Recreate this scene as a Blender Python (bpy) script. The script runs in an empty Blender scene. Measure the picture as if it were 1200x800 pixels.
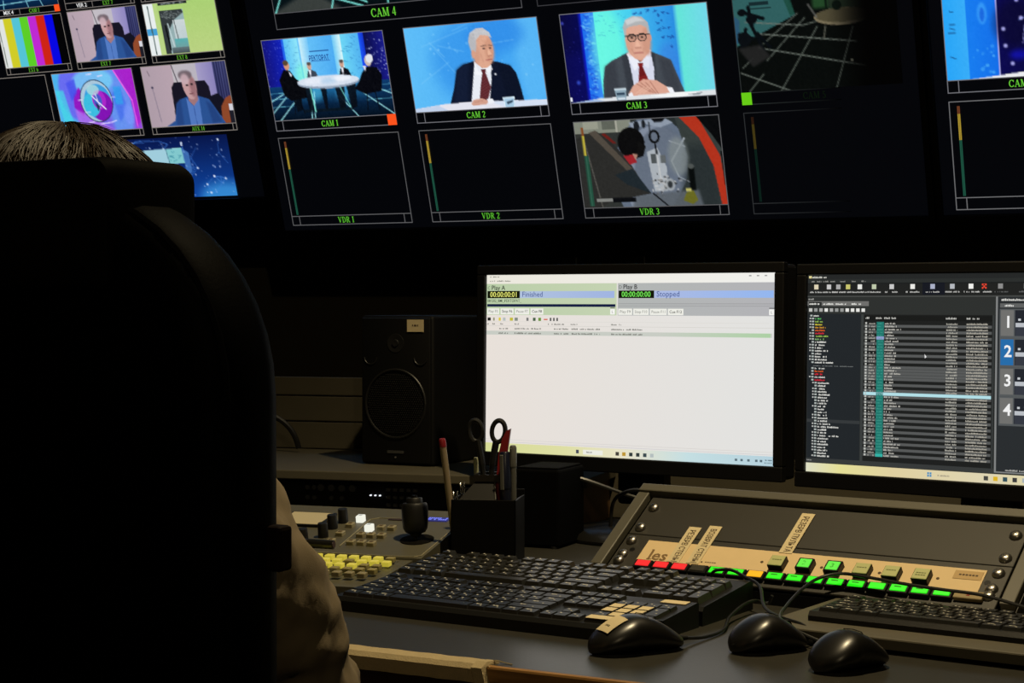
import bpy, bmesh, math, random
import numpy as np
from mathutils import Matrix, Vector, Euler

# ------------------------------------------------------------------ camera
S = bpy.context.scene
COL = S.collection
cam_d = bpy.data.cameras.new('camera'); cam = bpy.data.objects.new('camera', cam_d); COL.objects.link(cam)
cam_d.sensor_width = 36.0; cam_d.lens = 63.0; cam_d.clip_start = 0.02
cam.location = (0, 0, 1.13)
cam.rotation_euler = (math.radians(90 - 1.3), 0, math.radians(29))
S.camera = cam
# ------------------------------------------------------------------ world, lamps, exposure
W = bpy.data.worlds.new('world'); S.world = W; W.use_nodes = True
W.node_tree.nodes['Background'].inputs[0].default_value = (0.004, 0.004, 0.0035, 1)
W.node_tree.nodes['Background'].inputs[1].default_value = 1.0
S.view_settings.view_transform = 'Standard'; S.view_settings.look = 'None'
S.view_settings.exposure = 0.0; S.view_settings.gamma = 1.0; S.view_settings.use_curve_mapping = False
LAMP_POS = (-0.72, 1.98, 2.66); LAMP_AIM = (-1.02, 2.10, 0.8); LAMP_POWER = 132.0; LAMP_COL = (1.0, 0.80, 0.47)
FILL_POS = (0.9, -0.9, 2.66); FILL_AIM = (-1.6, 3.4, 1.1); FILL_POWER = 26.0
random.seed(7); RNG = np.random.default_rng(7)
R = math.radians

# ------------------------------------------------------------------ materials
def lin(c):
    c = np.asarray(c, float) / 255.0
    return np.where(c <= 0.04045, c / 12.92, ((c + 0.055) / 1.055) ** 2.4)
MATS = {}
def mat(name, rgb, rough=0.5, metal=0.0, noise=0.0, nscale=40.0, bump=0.0, bscale=300.0, emit=None, estr=0.0, spec=0.5, coat=0.0):
    if name in MATS: return MATS[name]
    m = bpy.data.materials.new(name); m.use_nodes = True; nt = m.node_tree; b = nt.nodes['Principled BSDF']
    b.inputs['Base Color'].default_value = (*rgb, 1); b.inputs['Roughness'].default_value = rough
    b.inputs['Metallic'].default_value = metal; b.inputs['Specular IOR Level'].default_value = spec
    if coat: b.inputs['Coat Weight'].default_value = coat; b.inputs['Coat Roughness'].default_value = 0.15
    tc = nt.nodes.new('ShaderNodeTexCoord')
    if noise:
        n = nt.nodes.new('ShaderNodeTexNoise'); n.inputs['Scale'].default_value = nscale; n.inputs['Detail'].default_value = 5
        nt.links.new(tc.outputs['Object'], n.inputs['Vector'])
        mx = nt.nodes.new('ShaderNodeMix'); mx.data_type = 'RGBA'
        mx.inputs[6].default_value = (*[c * (1 - noise) for c in rgb], 1); mx.inputs[7].default_value = (*[min(1, c * (1 + noise)) for c in rgb], 1)
        nt.links.new(n.outputs['Fac'], mx.inputs[0]); nt.links.new(mx.outputs[2], b.inputs['Base Color'])
    if bump:
        n2 = nt.nodes.new('ShaderNodeTexNoise'); n2.inputs['Scale'].default_value = bscale; n2.inputs['Detail'].default_value = 3
        nt.links.new(tc.outputs['Object'], n2.inputs['Vector'])
        bp = nt.nodes.new('ShaderNodeBump'); bp.inputs['Strength'].default_value = bump; bp.inputs['Distance'].default_value = 0.002
        nt.links.new(n2.outputs['Fac'], bp.inputs['Height']); nt.links.new(bp.outputs['Normal'], b.inputs['Normal'])
    if emit is not None:
        b.inputs['Emission Color'].default_value = (*emit, 1); b.inputs['Emission Strength'].default_value = estr
    MATS[name] = m; return m
def wood(name, a, c, scale=(2, 30, 30), rough=0.5):
    m = bpy.data.materials.new(name); m.use_nodes = True; nt = m.node_tree; b = nt.nodes['Principled BSDF']
    tc = nt.nodes.new('ShaderNodeTexCoord'); mp = nt.nodes.new('ShaderNodeMapping'); mp.inputs['Scale'].default_value = scale
    n = nt.nodes.new('ShaderNodeTexNoise'); n.inputs['Scale'].default_value = 6; n.inputs['Detail'].default_value = 8
    r = nt.nodes.new('ShaderNodeValToRGB'); r.color_ramp.elements[0].color = (*a, 1); r.color_ramp.elements[1].color = (*c, 1)
    r.color_ramp.elements[0].position = .35; r.color_ramp.elements[1].position = .65
    nt.links.new(tc.outputs['Object'], mp.inputs['Vector']); nt.links.new(mp.outputs[0], n.inputs['Vector'])
    nt.links.new(n.outputs['Fac'], r.inputs['Fac']); nt.links.new(r.outputs['Color'], b.inputs['Base Color'])
    b.inputs['Roughness'].default_value = rough; MATS[name] = m; return m
def screen_material(name):
    m = bpy.data.materials.new(name); m.use_nodes = True; nt = m.node_tree; b = nt.nodes['Principled BSDF']
    b.inputs['Base Color'].default_value = (0.004, 0.004, 0.005, 1); b.inputs['Roughness'].default_value = 0.45
    b.inputs['Specular IOR Level'].default_value = 0.2
    a = nt.nodes.new('ShaderNodeAttribute'); a.attribute_name = 'pix'
    nt.links.new(a.outputs['Color'], b.inputs['Emission Color']); b.inputs['Emission Strength'].default_value = 1.0
    MATS[name] = m; return m
SCR = screen_material('lit_screen')
M = dict(
    wall=mat('wall_paint', (0.11, 0.095, 0.065), .9, noise=.15, nscale=3, bump=.2, bscale=90),
    ceil=mat('ceiling_paint', (0.06, 0.055, 0.05), .95, noise=.1),
    floor=mat('carpet', (0.03, 0.03, 0.032), .95, noise=.4, nscale=400, bump=.5, bscale=600),
    desk=mat('desk_laminate', (0.032, 0.030, 0.023), .34, noise=.18, nscale=60, bump=.06, bscale=220),
    edge=wood('desk_edge_wood', (0.26, 0.125, 0.03), (0.38, 0.20, 0.06), (3, 40, 40), .45),
    under=wood('desk_carcass_wood', (0.11, 0.050, 0.018), (0.16, 0.078, 0.028), (3, 20, 20), .6),
    strip=mat('bare_chipboard_strip', (0.40, 0.315, 0.17), .8, noise=.12, nscale=90, bump=.3, bscale=500),
    shelf=mat('shelf_laminate', (0.090, 0.080, 0.053), .6, noise=.12, nscale=30),
    panelw=mat('back_panel', (0.080, 0.069, 0.043), .75, noise=.1, nscale=20),
    blk=mat('black_plastic', (0.004, 0.004, 0.0042), .45, spec=.25),
    blkm=mat('matt_black_plastic', (0.0035, 0.0035, 0.004), .6, bump=.15, bscale=900, spec=.22),
    blkg=mat('satin_black_plastic', (0.007, 0.0065, 0.0055), .33, spec=.6),
    bezel=mat('monitor_bezel', (0.004, 0.004, 0.0045), .5, spec=.25),
    glass=mat('dark_screen_glass', (0.003, 0.003, 0.004), .35, emit=(0.0012, 0.0015, 0.0025), estr=1.0),
    kbody=mat('keyboard_shell', (0.007, 0.007, 0.0065), .45, bump=.1, bscale=900, spec=.35),
    key=mat('keycap', (0.0115, 0.011, 0.0088), .40),
    key2=mat('keycap_worn', (0.019, 0.018, 0.0135), .36),
    legend=mat('key_legend', (0.60, 0.58, 0.50), .5),
    paper=mat('cream_paper', (0.66, 0.55, 0.33), .85, noise=.06, nscale=120),
    cream=mat('cream_strip', (0.72, 0.54, 0.29), .7, noise=.04, nscale=60),
    ink=mat('ink', (0.09, 0.06, 0.03), .8),
    rackp=mat('rack_panel_paint', (0.022, 0.020, 0.0145), .55, noise=.08, nscale=20, bump=.05, bscale=700),
    rackf=mat('rack_frame_paint', (0.085, 0.079, 0.058), .5, noise=.1, nscale=40),
    screw=mat('screw_metal', (0.42, 0.40, 0.36), .34, metal=1.0),
    steel=mat('polished_steel', (0.55, 0.54, 0.50), .25, metal=1.0),
    cp=mat('console_paint', (0.084, 0.078, 0.050), .5, noise=.06, nscale=50, bump=.04, bscale=800),
    cpl=mat('console_line', (0.30, 0.27, 0.17), .5),
    rubber=mat('rubber', (0.007, 0.007, 0.007), .5, spec=.35),
    cable=mat('cable_sheath', (0.006, 0.006, 0.006), .42),
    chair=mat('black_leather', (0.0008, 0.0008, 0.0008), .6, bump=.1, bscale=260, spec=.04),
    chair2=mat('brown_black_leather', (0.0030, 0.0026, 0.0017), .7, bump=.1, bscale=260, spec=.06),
    jacket=mat('beige_jacket', (0.20, 0.155, 0.092), .9, noise=.18, nscale=18, bump=.15, bscale=900),
    skin=mat('skin', (0.45, 0.26, 0.17), .55),
    hair=mat('hair', (0.020, 0.011, 0.004), .7, noise=.4, nscale=200),
    trousers=mat('dark_trousers', (0.012, 0.012, 0.016), .9),
    redp=mat('red_plastic', (0.20, 0.008, 0.012), .4),
    bluep=mat('dark_blue_plastic', (0.007, 0.009, 0.022), .3),
    greyp=mat('grey_plastic', (0.11, 0.11, 0.10), .4),
    greenp=mat('pale_green_plastic', (0.35, 0.36, 0.22), .5),
    penb=mat('pen_barrel', (0.24, 0.19, 0.12), .45),
    cone=mat('grey_grille', (0.012, 0.012, 0.012), .45),
    metal=mat('dark_metal', (0.03, 0.03, 0.03), .4, metal=.8),
)
def glow(name, rgb, s=1.0, base=(.02, .02, .02)):
    return mat(name, base, .4, emit=tuple(lin(rgb)), estr=s)

# ------------------------------------------------------------------ mesh helpers
class MB:
    def __init__(s, tf=None): s.bm = bmesh.new(); s.tf = tf; s.mi = 0
    def _fin(s, vs, M4=None):
        if M4 is not None:
            for v in vs: v.co = M4 @ v.co
        if s.tf is not None:
            for v in vs: v.co = s.tf @ v.co
        if s.mi:
            fs = set(f for v in vs for f in v.link_faces)
            for f in fs: f.material_index = s.mi
        return s
    def box(s, c, d, bev=0.0, seg=2, rot=None):
        r = bmesh.ops.create_cube(s.bm, size=1.0); vs = r['verts']
        for v in vs: v.co = Vector((v.co.x * d[0], v.co.y * d[1], v.co.z * d[2]))
        if bev > 0:
            es = list(set(e for v in vs for e in v.link_edges))
            rb = bmesh.ops.bevel(s.bm, geom=es, offset=min(bev, min(d) * .49), segments=seg, profile=.5, affect='EDGES')
            vs = list(set(v for f in rb['faces'] for v in f.verts) | set(v for v in vs if v.is_valid))
        M4 = Matrix.Translation(c)
        if rot is not None: M4 = M4 @ Euler(rot).to_matrix().to_4x4()
        return s._fin(vs, M4)
    def cyl(s, p0, p1, r0, r1=None, n=16, cap=True):
        r1 = r0 if r1 is None else r1; p0 = Vector(p0); p1 = Vector(p1); d = p1 - p0
        r = bmesh.ops.create_cone(s.bm, cap_ends=cap, cap_tris=False, segments=n, radius1=r0, radius2=r1, depth=d.length)
        q = Vector((0, 0, 1)).rotation_difference(d.normalized()).to_matrix().to_4x4()
        return s._fin(r['verts'], Matrix.Translation((p0 + p1) / 2) @ q)
    def ball(s, c, d, n=12, m=8):
        r = bmesh.ops.create_uvsphere(s.bm, u_segments=n, v_segments=m, radius=.5)
        return s._fin(r['verts'], Matrix.Translation(c) @ Matrix.Diagonal((d[0], d[1], d[2], 1)))
    def rings(s, rings, cap=True, closed=True):
        vs = [[s.bm.verts.new(p) for p in r] for r in rings]
        for a, b in zip(vs, vs[1:]):
            n = len(a)
            for i in range(n if closed else n - 1):
                j = (i + 1) % n
                try: s.bm.faces.new((a[i], a[j], b[j], b[i]))
                except ValueError: pass
        if cap and closed:
            s.bm.faces.new(list(reversed(vs[0]))); s.bm.faces.new(vs[-1])
        return s._fin([v for r in vs for v in r])
    def tube(s, pts, r, n=8):
        pts = [Vector(p) for p in pts]; rings = []; up = None
        for i, p in enumerate(pts):
            t = (pts[min(i + 1, len(pts) - 1)] - pts[max(i - 1, 0)]).normalized()
            if up is None: up = t.orthogonal().normalized()
            else: up = (up - t * up.dot(t)).normalized()
            b = t.cross(up); rr = r[i] if isinstance(r, (list, tuple)) else r
            rings.append([p + (up * math.cos(2 * math.pi * k / n) + b * math.sin(2 * math.pi * k / n)) * rr for k in range(n)])
        return s.rings(rings)
    def lathe(s, prof, n=20, c=(0, 0, 0)):
        return s.rings([[Vector(c) + Vector((r * math.cos(2 * math.pi * k / n), r * math.sin(2 * math.pi * k / n), z)) for k in range(n)] for r, z in prof])
    def prism(s, pts, h0, h1, axis='z'):
        def P(a, b, h): return (a, b, h) if axis == 'z' else ((a, h, b) if axis == 'y' else (h, a, b))
        lo = [s.bm.verts.new(P(a, b, h0)) for a, b in pts]; hi = [s.bm.verts.new(P(a, b, h1)) for a, b in pts]
        n = len(pts)
        s.bm.faces.new(lo); s.bm.faces.new(hi)
        for i in range(n): s.bm.faces.new((lo[i], lo[(i + 1) % n], hi[(i + 1) % n], hi[i]))
        return s._fin(lo + hi)
    def geo(s, verts, faces):
        vs = [s.bm.verts.new(v) for v in verts]
        for f in faces:
            try: s.bm.faces.new([vs[i] for i in f])
            except ValueError: pass
        return s._fin(vs)
    def mesh(s, name, mats, smooth=False):
        bmesh.ops.recalc_face_normals(s.bm, faces=s.bm.faces)
        me = bpy.data.meshes.new(name); s.bm.to_mesh(me); s.bm.free()
        for m in (mats if isinstance(mats, (list, tuple)) else [mats]): me.materials.append(m)
        if smooth:
            me.polygons.foreach_set('use_smooth', [True] * len(me.polygons)); 
            try: me.set_sharp_from_angle(angle=R(40))
            except Exception: pass
        return me
    def obj(s, name, m, parent=None, smooth=False, loc=None, rot=None):
        return link(name, s.mesh(name, m, smooth), parent, loc, rot)
def link(name, me, parent=None, loc=None, rot=None):
    o = bpy.data.objects.new(name, me); COL.objects.link(o)
    if parent is not None: o.parent = parent
    if loc is not None: o.location = loc
    if rot is not None: o.rotation_euler = rot
    return o
def tag(o, label, cat, group=None):
    o['label'] = label; o['category'] = cat
    if group: o['group'] = group
    return o
def thing(name, label, cat, loc=(0, 0, 0), rot=(0, 0, 0), group=None):
    o = bpy.data.objects.new(name, None); COL.objects.link(o); o.empty_display_size = .05
    o.location = loc; o.rotation_euler = rot if isinstance(rot, (tuple, list)) else (0, 0, rot)
    return tag(o, label, cat, group)
def struct(o): o['kind'] = 'structure'; return o
def smooth_path(pts, n=8):
    P = [Vector(p) for p in pts]; P = [2 * P[0] - P[1]] + P + [2 * P[-1] - P[-2]]; out = []
    for i in range(1, len(P) - 2):
        for k in range(n):
            t = k / n; a, b, c, d = P[i - 1:i + 3]
            out.append(.5 * ((2 * b) + (c - a) * t + (2 * a - 5 * b + 4 * c - d) * t * t + (3 * b - a - 3 * c + d) * t ** 3))
    out.append(P[-2]); return out
_tx = {}
def text_geo(s, size=1.0, bold=0.0):
    k = (s, round(bold, 3))
    if k not in _tx:
        cu = bpy.data.curves.new('lettering', 'FONT'); cu.body = s; cu.size = 1.0; cu.resolution_u = 2; cu.offset = bold
        o = bpy.data.objects.new('lettering', cu); COL.objects.link(o)
        dg = bpy.context.evaluated_depsgraph_get(); me = o.evaluated_get(dg).to_mesh()
        v = [(x.co.x, x.co.y) for x in me.vertices]; f = [tuple(p.vertices) for p in me.polygons]
        bpy.data.objects.remove(o); bpy.data.curves.remove(cu)
        if not v: v = [(0, 0), (.1, 0), (0, .1)]; f = [(0, 1, 2)]
        _tx[k] = (v, f)
    v, f = _tx[k]; return [(a * size, b * size) for a, b in v], f
def text_width(s): v, f = text_geo(s); return max(a for a, b in v)

# coloured flat graphics for screens: x right, z up, -y towards the viewer
class CM:
    def __init__(s, base=0.0): s.v = []; s.f = []; s.c = []; s.y0 = base
    def _y(s, layer): return s.y0 - layer * 1.2e-4
    def quad(s, p, cols, layer=1):
        i = len(s.v); y = s._y(layer)
        s.v += [(a, y, b) for a, b in p]; s.f.append(tuple(range(i, i + len(p))))
        s.c += [tuple(lin(c)) for c in (cols if isinstance(cols[0], (tuple, list)) else [cols] * len(p))]
    def rect(s, x0, z0, x1, z1, col, layer=1): s.quad([(x0, z0), (x1, z0), (x1, z1), (x0, z1)], col, layer)
    def frame(s, x0, z0, x1, z1, w, col, layer=1):
        s.rect(x0, z1 - w, x1, z1, col, layer); s.rect(x0, z0, x1, z0 + w, col, layer); s.rect(x0, z0 + w, x0 + w, z1 - w, col, layer); s.rect(x1 - w, z0 + w, x1, z1 - w, col, layer)
    def text(s, t, x, z, size, col, layer=2, bold=0.0, wid=None):
        v, f = text_geo(t, size, bold); k = 1.0
        if wid: k = wid / max(1e-6, max(a for a, b in v))
        c = tuple(lin(col))
        for fc in f:
            i = len(s.v); s.v += [(x + v[j][0] * k, s._y(layer), z + v[j][1]) for j in fc]; s.f.append(tuple(range(i, i + len(fc)))); s.c += [c] * len(fc)
    def micro(s, x0, x1, z, h, col, layer=2, rng=random, dens=.72):
        x = x0
        while x < x1:
            w = rng.uniform(.35, .8) * h * .75
            if rng.random() < dens:
                hh = h * rng.uniform(.5, .9); s.rect(x, z, min(x1, x + w), z + hh, col, layer)
            x += w + h * rng.choice((.12, .16, .2))
    def obj(s, name, parent, m=None):
        me = bpy.data.meshes.new(name); me.from_pydata(s.v, [], s.f)
        a = me.attributes.new('pix', 'FLOAT_COLOR', 'CORNER')
        arr = np.ones((len(s.c), 4), np.float32); arr[:, :3] = np.array(s.c, np.float32)
        idx = np.zeros(len(me.loops), np.int32); me.loops.foreach_get('vertex_index', idx)
        a.data.foreach_set('color', arr[idx].ravel()); me.materials.append(m or SCR)
        return link(name, me, parent)
def picture(name, img, x0, z0, x1, z1, parent, y=-0.0012):
    H, Wd, _ = img.shape
    xs = np.linspace(x0, x1, Wd); zs = np.linspace(z1, z0, H)
    V = np.zeros((H, Wd, 3), np.float32); V[..., 0] = xs[None]; V[..., 1] = y; V[..., 2] = zs[:, None]
    i = np.arange(H * Wd).reshape(H, Wd)
    F = np.stack([i[:-1, :-1], i[1:, :-1], i[1:, 1:], i[:-1, 1:]], -1).reshape(-1, 4)
    me = bpy.data.meshes.new(name); me.vertices.add(H * Wd); me.vertices.foreach_set('co', V.ravel())
    me.loops.add(F.size); me.polygons.add(len(F)); me.loops.foreach_set('vertex_index', F.ravel().astype(np.int32))
    me.polygons.foreach_set('loop_start', np.arange(0, F.size, 4, dtype=np.int32)); me.update(calc_edges=True)
    a = me.attributes.new('pix', 'FLOAT_COLOR', 'POINT'); c = np.ones((H * Wd, 4), np.float32); c[:, :3] = lin(np.clip(img, 0, 255)).reshape(-1, 3)
    a.data.foreach_set('color', c.ravel()); me.materials.append(SCR)
    return link(name, me, parent)

# ------------------------------------------------------------------ drawing the pictures shown on the screens
def boxblur(a, k):
    if k < 1: return a
    for ax in (0, 1):
        p = np.concatenate([np.repeat(np.take(a, [0], ax), k, ax), a, np.repeat(np.take(a, [-1], ax), k + 1, ax)], ax)
        c = np.cumsum(p, ax); n = a.shape[ax]
        a = (np.take(c, range(2 * k + 1, 2 * k + 1 + n), ax) - np.take(c, range(0, n), ax)) / (2 * k + 1)
    return a
class Cv:
    SS = 2
    def __init__(s, W=160, H=90, bg=(0, 0, 0)):
        s.W, s.H = W, H; h, w = H * s.SS, W * s.SS
        s.a = np.zeros((h, w, 3)) + np.array(bg, float)
        s.Y, s.X = np.mgrid[0:h, 0:w]; s.X = (s.X + .5) / s.SS; s.Y = (s.Y + .5) / s.SS
    def put(s, m, col, alpha=1.0, soft=0):
        m = m.astype(float)
        if soft: m = boxblur(m, soft)
        m = m[..., None] * alpha; s.a = s.a * (1 - m) + np.asarray(col, float) * m
    def mpoly(s, pts):
        m = np.zeros(s.X.shape, bool); n = len(pts)
        for i in range(n):
            (x0, y0), (x1, y1) = pts[i], pts[(i + 1) % n]
            if y0 == y1: continue
            c = ((y0 > s.Y) != (y1 > s.Y)) & (s.X < (x1 - x0) * (s.Y - y0) / (y1 - y0) + x0); m ^= c
        return m
    def poly(s, pts, col, alpha=1.0, soft=0): s.put(s.mpoly(pts), col, alpha, soft)
    def mell(s, cx, cy, rx, ry, rot=0):
        c, d = math.cos(rot), math.sin(rot); x = (s.X - cx) * c + (s.Y - cy) * d; y = -(s.X - cx) * d + (s.Y - cy) * c
        return (x / rx) ** 2 + (y / ry) ** 2 <= 1
    def ell(s, cx, cy, rx, ry, col, alpha=1.0, soft=0, rot=0): s.put(s.mell(cx, cy, rx, ry, rot), col, alpha, soft)
    def rect(s, x0, y0, x1, y1, col, alpha=1.0, soft=0): s.put((s.X >= x0) & (s.X < x1) & (s.Y >= y0) & (s.Y < y1), col, alpha, soft)
    def line(s, x0, y0, x1, y1, w, col, alpha=1.0, soft=0):
        dx, dy = x1 - x0, y1 - y0; L = math.hypot(dx, dy) + 1e-9
        t = np.clip(((s.X - x0) * dx + (s.Y - y0) * dy) / L ** 2, 0, 1)
        s.put(np.hypot(s.X - x0 - t * dx, s.Y - y0 - t * dy) < w / 2, col, alpha, soft)
    def grad(s, x0, y0, x1, y1, c0, c1, horiz=True, alpha=1.0):
        m = (s.X >= x0) & (s.X < x1) & (s.Y >= y0) & (s.Y < y1)
        t = ((s.X - x0) / (x1 - x0) if horiz else (s.Y - y0) / (y1 - y0))[..., None]
        c = np.asarray(c0, float) * (1 - t) + np.asarray(c1, float) * t; mm = m[..., None] * alpha
        s.a = s.a * (1 - mm) + c * mm
    def noise(s, amp, k=1, mask=None):
        n = boxblur(RNG.normal(0, 1, s.X.shape), k) * (2 * k + 1) * amp * .4
        if mask is not None: n = n * mask
        s.a = np.clip(s.a + n[..., None], 0, 255)
    def dots(s, n, x0, y0, x1, y1, col, r=(.3, .8), alpha=.8):
        for _ in range(n):
            s.ell(RNG.uniform(x0, x1), RNG.uniform(y0, y1), *([RNG.uniform(*r)] * 2), col, alpha * RNG.uniform(.4, 1))
    def scribble(s, n, x0, y0, x1, y1, col, w=.7, alpha=.6):
        for _ in range(n):
            x, y = RNG.uniform(x0, x1), RNG.uniform(y0, y1); s.line(x, y, x + RNG.uniform(-4, 5), y + RNG.uniform(-1.5, 1.5), w, col, alpha)
    def out(s, k=0):
        a = s.a.reshape(s.H, s.SS, s.W, s.SS, 3).mean((1, 3)); return boxblur(a, k) if k else a

def pic_cam1():
    c = Cv(150, 84, (8, 30, 60)); k = 150 / 160
    def X(*p): return [(a * k, b * k) for a, b in p]
    c.grad(0, 0, 27, 52, (20, 20, 120), (18, 35, 190)); c.grad(27, 0, 47, 50, (90, 190, 245), (150, 235, 250))
    c.grad(25, 0, 28, 50, (30, 80, 230), (40, 120, 240)); c.grad(45, 0, 97, 50, (110, 200, 250), (70, 165, 240))
    c.grad(47, 0, 58, 50, (205, 240, 250), (120, 200, 248)); c.grad(88, 0, 98, 50, (110, 200, 245), (225, 250, 250))
    c.grad(98, 0, 122, 52, (110, 215, 245), (80, 175, 240)); c.grad(120, 0, 126, 52, (30, 90, 250), (20, 50, 200)); c.grad(126, 0, 150, 54, (12, 14, 70), (25, 28, 140))
    c.scribble(22, 29, 4, 42, 34, (40, 110, 170), .6, .45); c.scribble(30, 100, 3, 118, 44, (30, 100, 170), .6, .5)
    c.dots(40, 0, 0, 26, 48, (130, 150, 255), (.3, .7), .7); c.dots(55, 127, 2, 150, 50, (200, 210, 255), (.3, .9), .9)
    c.ell(46, 40, 9, 12, (120, 250, 210), .5, 8)
    c.rect(58, 15.2, 82, 16, (20, 60, 140)); c.rect(58, 25.5, 82, 26.2, (20, 60, 140), .8)
    c.grad(0, 49, 150, 84, (14, 60, 110), (4, 16, 30), False); c.grad(30, 49, 120, 70, (40, 140, 200), (6, 30, 60), False, .8)
    c.ell(58, 58, 10, 8, (80, 190, 230), .6, 8); c.ell(92, 60, 8, 9, (90, 190, 240), .6, 8)
    for p in ((0, 64, 26, 53), (8, 84, 36, 60), (0, 76, 20, 60), (52, 84, 56, 56), (86, 62, 106, 84), (112, 58, 150, 84), (124, 53, 150, 63), (48, 84, 52, 60)): c.line(*p, 1.1, (170, 245, 250), .85)
    for y in (56, 62, 70): c.line(0, y, 28, y - 1, .7, (120, 220, 240), .6); c.line(118, y - 2, 150, y - 3, .7, (120, 220, 240), .6)
    # far sitters
    for hx, bx0, bx1, col in ((55, 49, 66, (60, 70, 85)), (95, 89, 106, (14, 16, 24))):
        c.poly([(bx0, 46), (bx0 + 3, 36), (hx, 33), (bx1 - 4, 36), (bx1, 46)], col); c.ell(hx, 30, 2.7, 3.8, (205, 160, 140)); c.ell(hx, 27.6, 2.7, 1.8, (90, 80, 75)); c.poly([(hx - 1.5, 34), (hx + 1.5, 34), (hx, 43)], (235, 235, 245))
    # dark legs, chairs
    for x0, x1 in ((28, 40), (44, 54), (64, 72), (82, 94), (96, 108)): c.poly([(x0, 50), (x1, 50), (x1 - 2, 74), (x0 + 3, 76)], (8, 12, 20), .9)
    c.rect(40, 74, 100, 77, (10, 20, 28), .7)
    c.line(52, 52, 54, 76, 1.6, (140, 250, 230), .9); c.line(88, 52, 98, 74, 1.0, (130, 240, 230), .8)
    c.poly([(15, 42), (22, 32), (30, 33), (36, 42), (46, 48), (46, 62), (26, 64), (18, 58)], (8, 9, 14)); c.ell(27, 28, 3.4, 4.6, (215, 150, 120)); c.ell(26, 25, 3.4, 2.8, (90, 70, 50)); c.poly([(28, 33), (32, 38), (30, 40)], (230, 230, 240))
    c.poly([(112, 50), (118, 40), (124, 35), (136, 36), (141, 44), (138, 60), (118, 62), (106, 56)], (8, 9, 16)); c.ell(127, 29, 4, 5.4, (200, 185, 180)); c.ell(129, 27, 4.2, 4.4, (225, 228, 235)); c.poly([(120, 34), (124, 34), (122, 40)], (220, 225, 240))
    c.line(30, 62, 28, 78, 1, (6, 8, 14)); c.line(130, 60, 132, 78, 1, (6, 8, 14)); c.line(36, 62, 40, 78, 1, (6, 8, 14)); c.line(120, 60, 118, 78, 1, (6, 8, 14))
    c.ell(75, 47.5, 38, 6.3, (150, 165, 185)); c.ell(75, 46, 38, 5.6, (215, 225, 240)); c.ell(58, 46, 12, 3, (235, 240, 250), .7, 3); c.ell(92, 45, 12, 2.4, (245, 248, 255), .8, 2); c.ell(76, 46.5, 10, 3, (170, 205, 235), .6, 4)
    c.noise(5, 1); return c.out()
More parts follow.
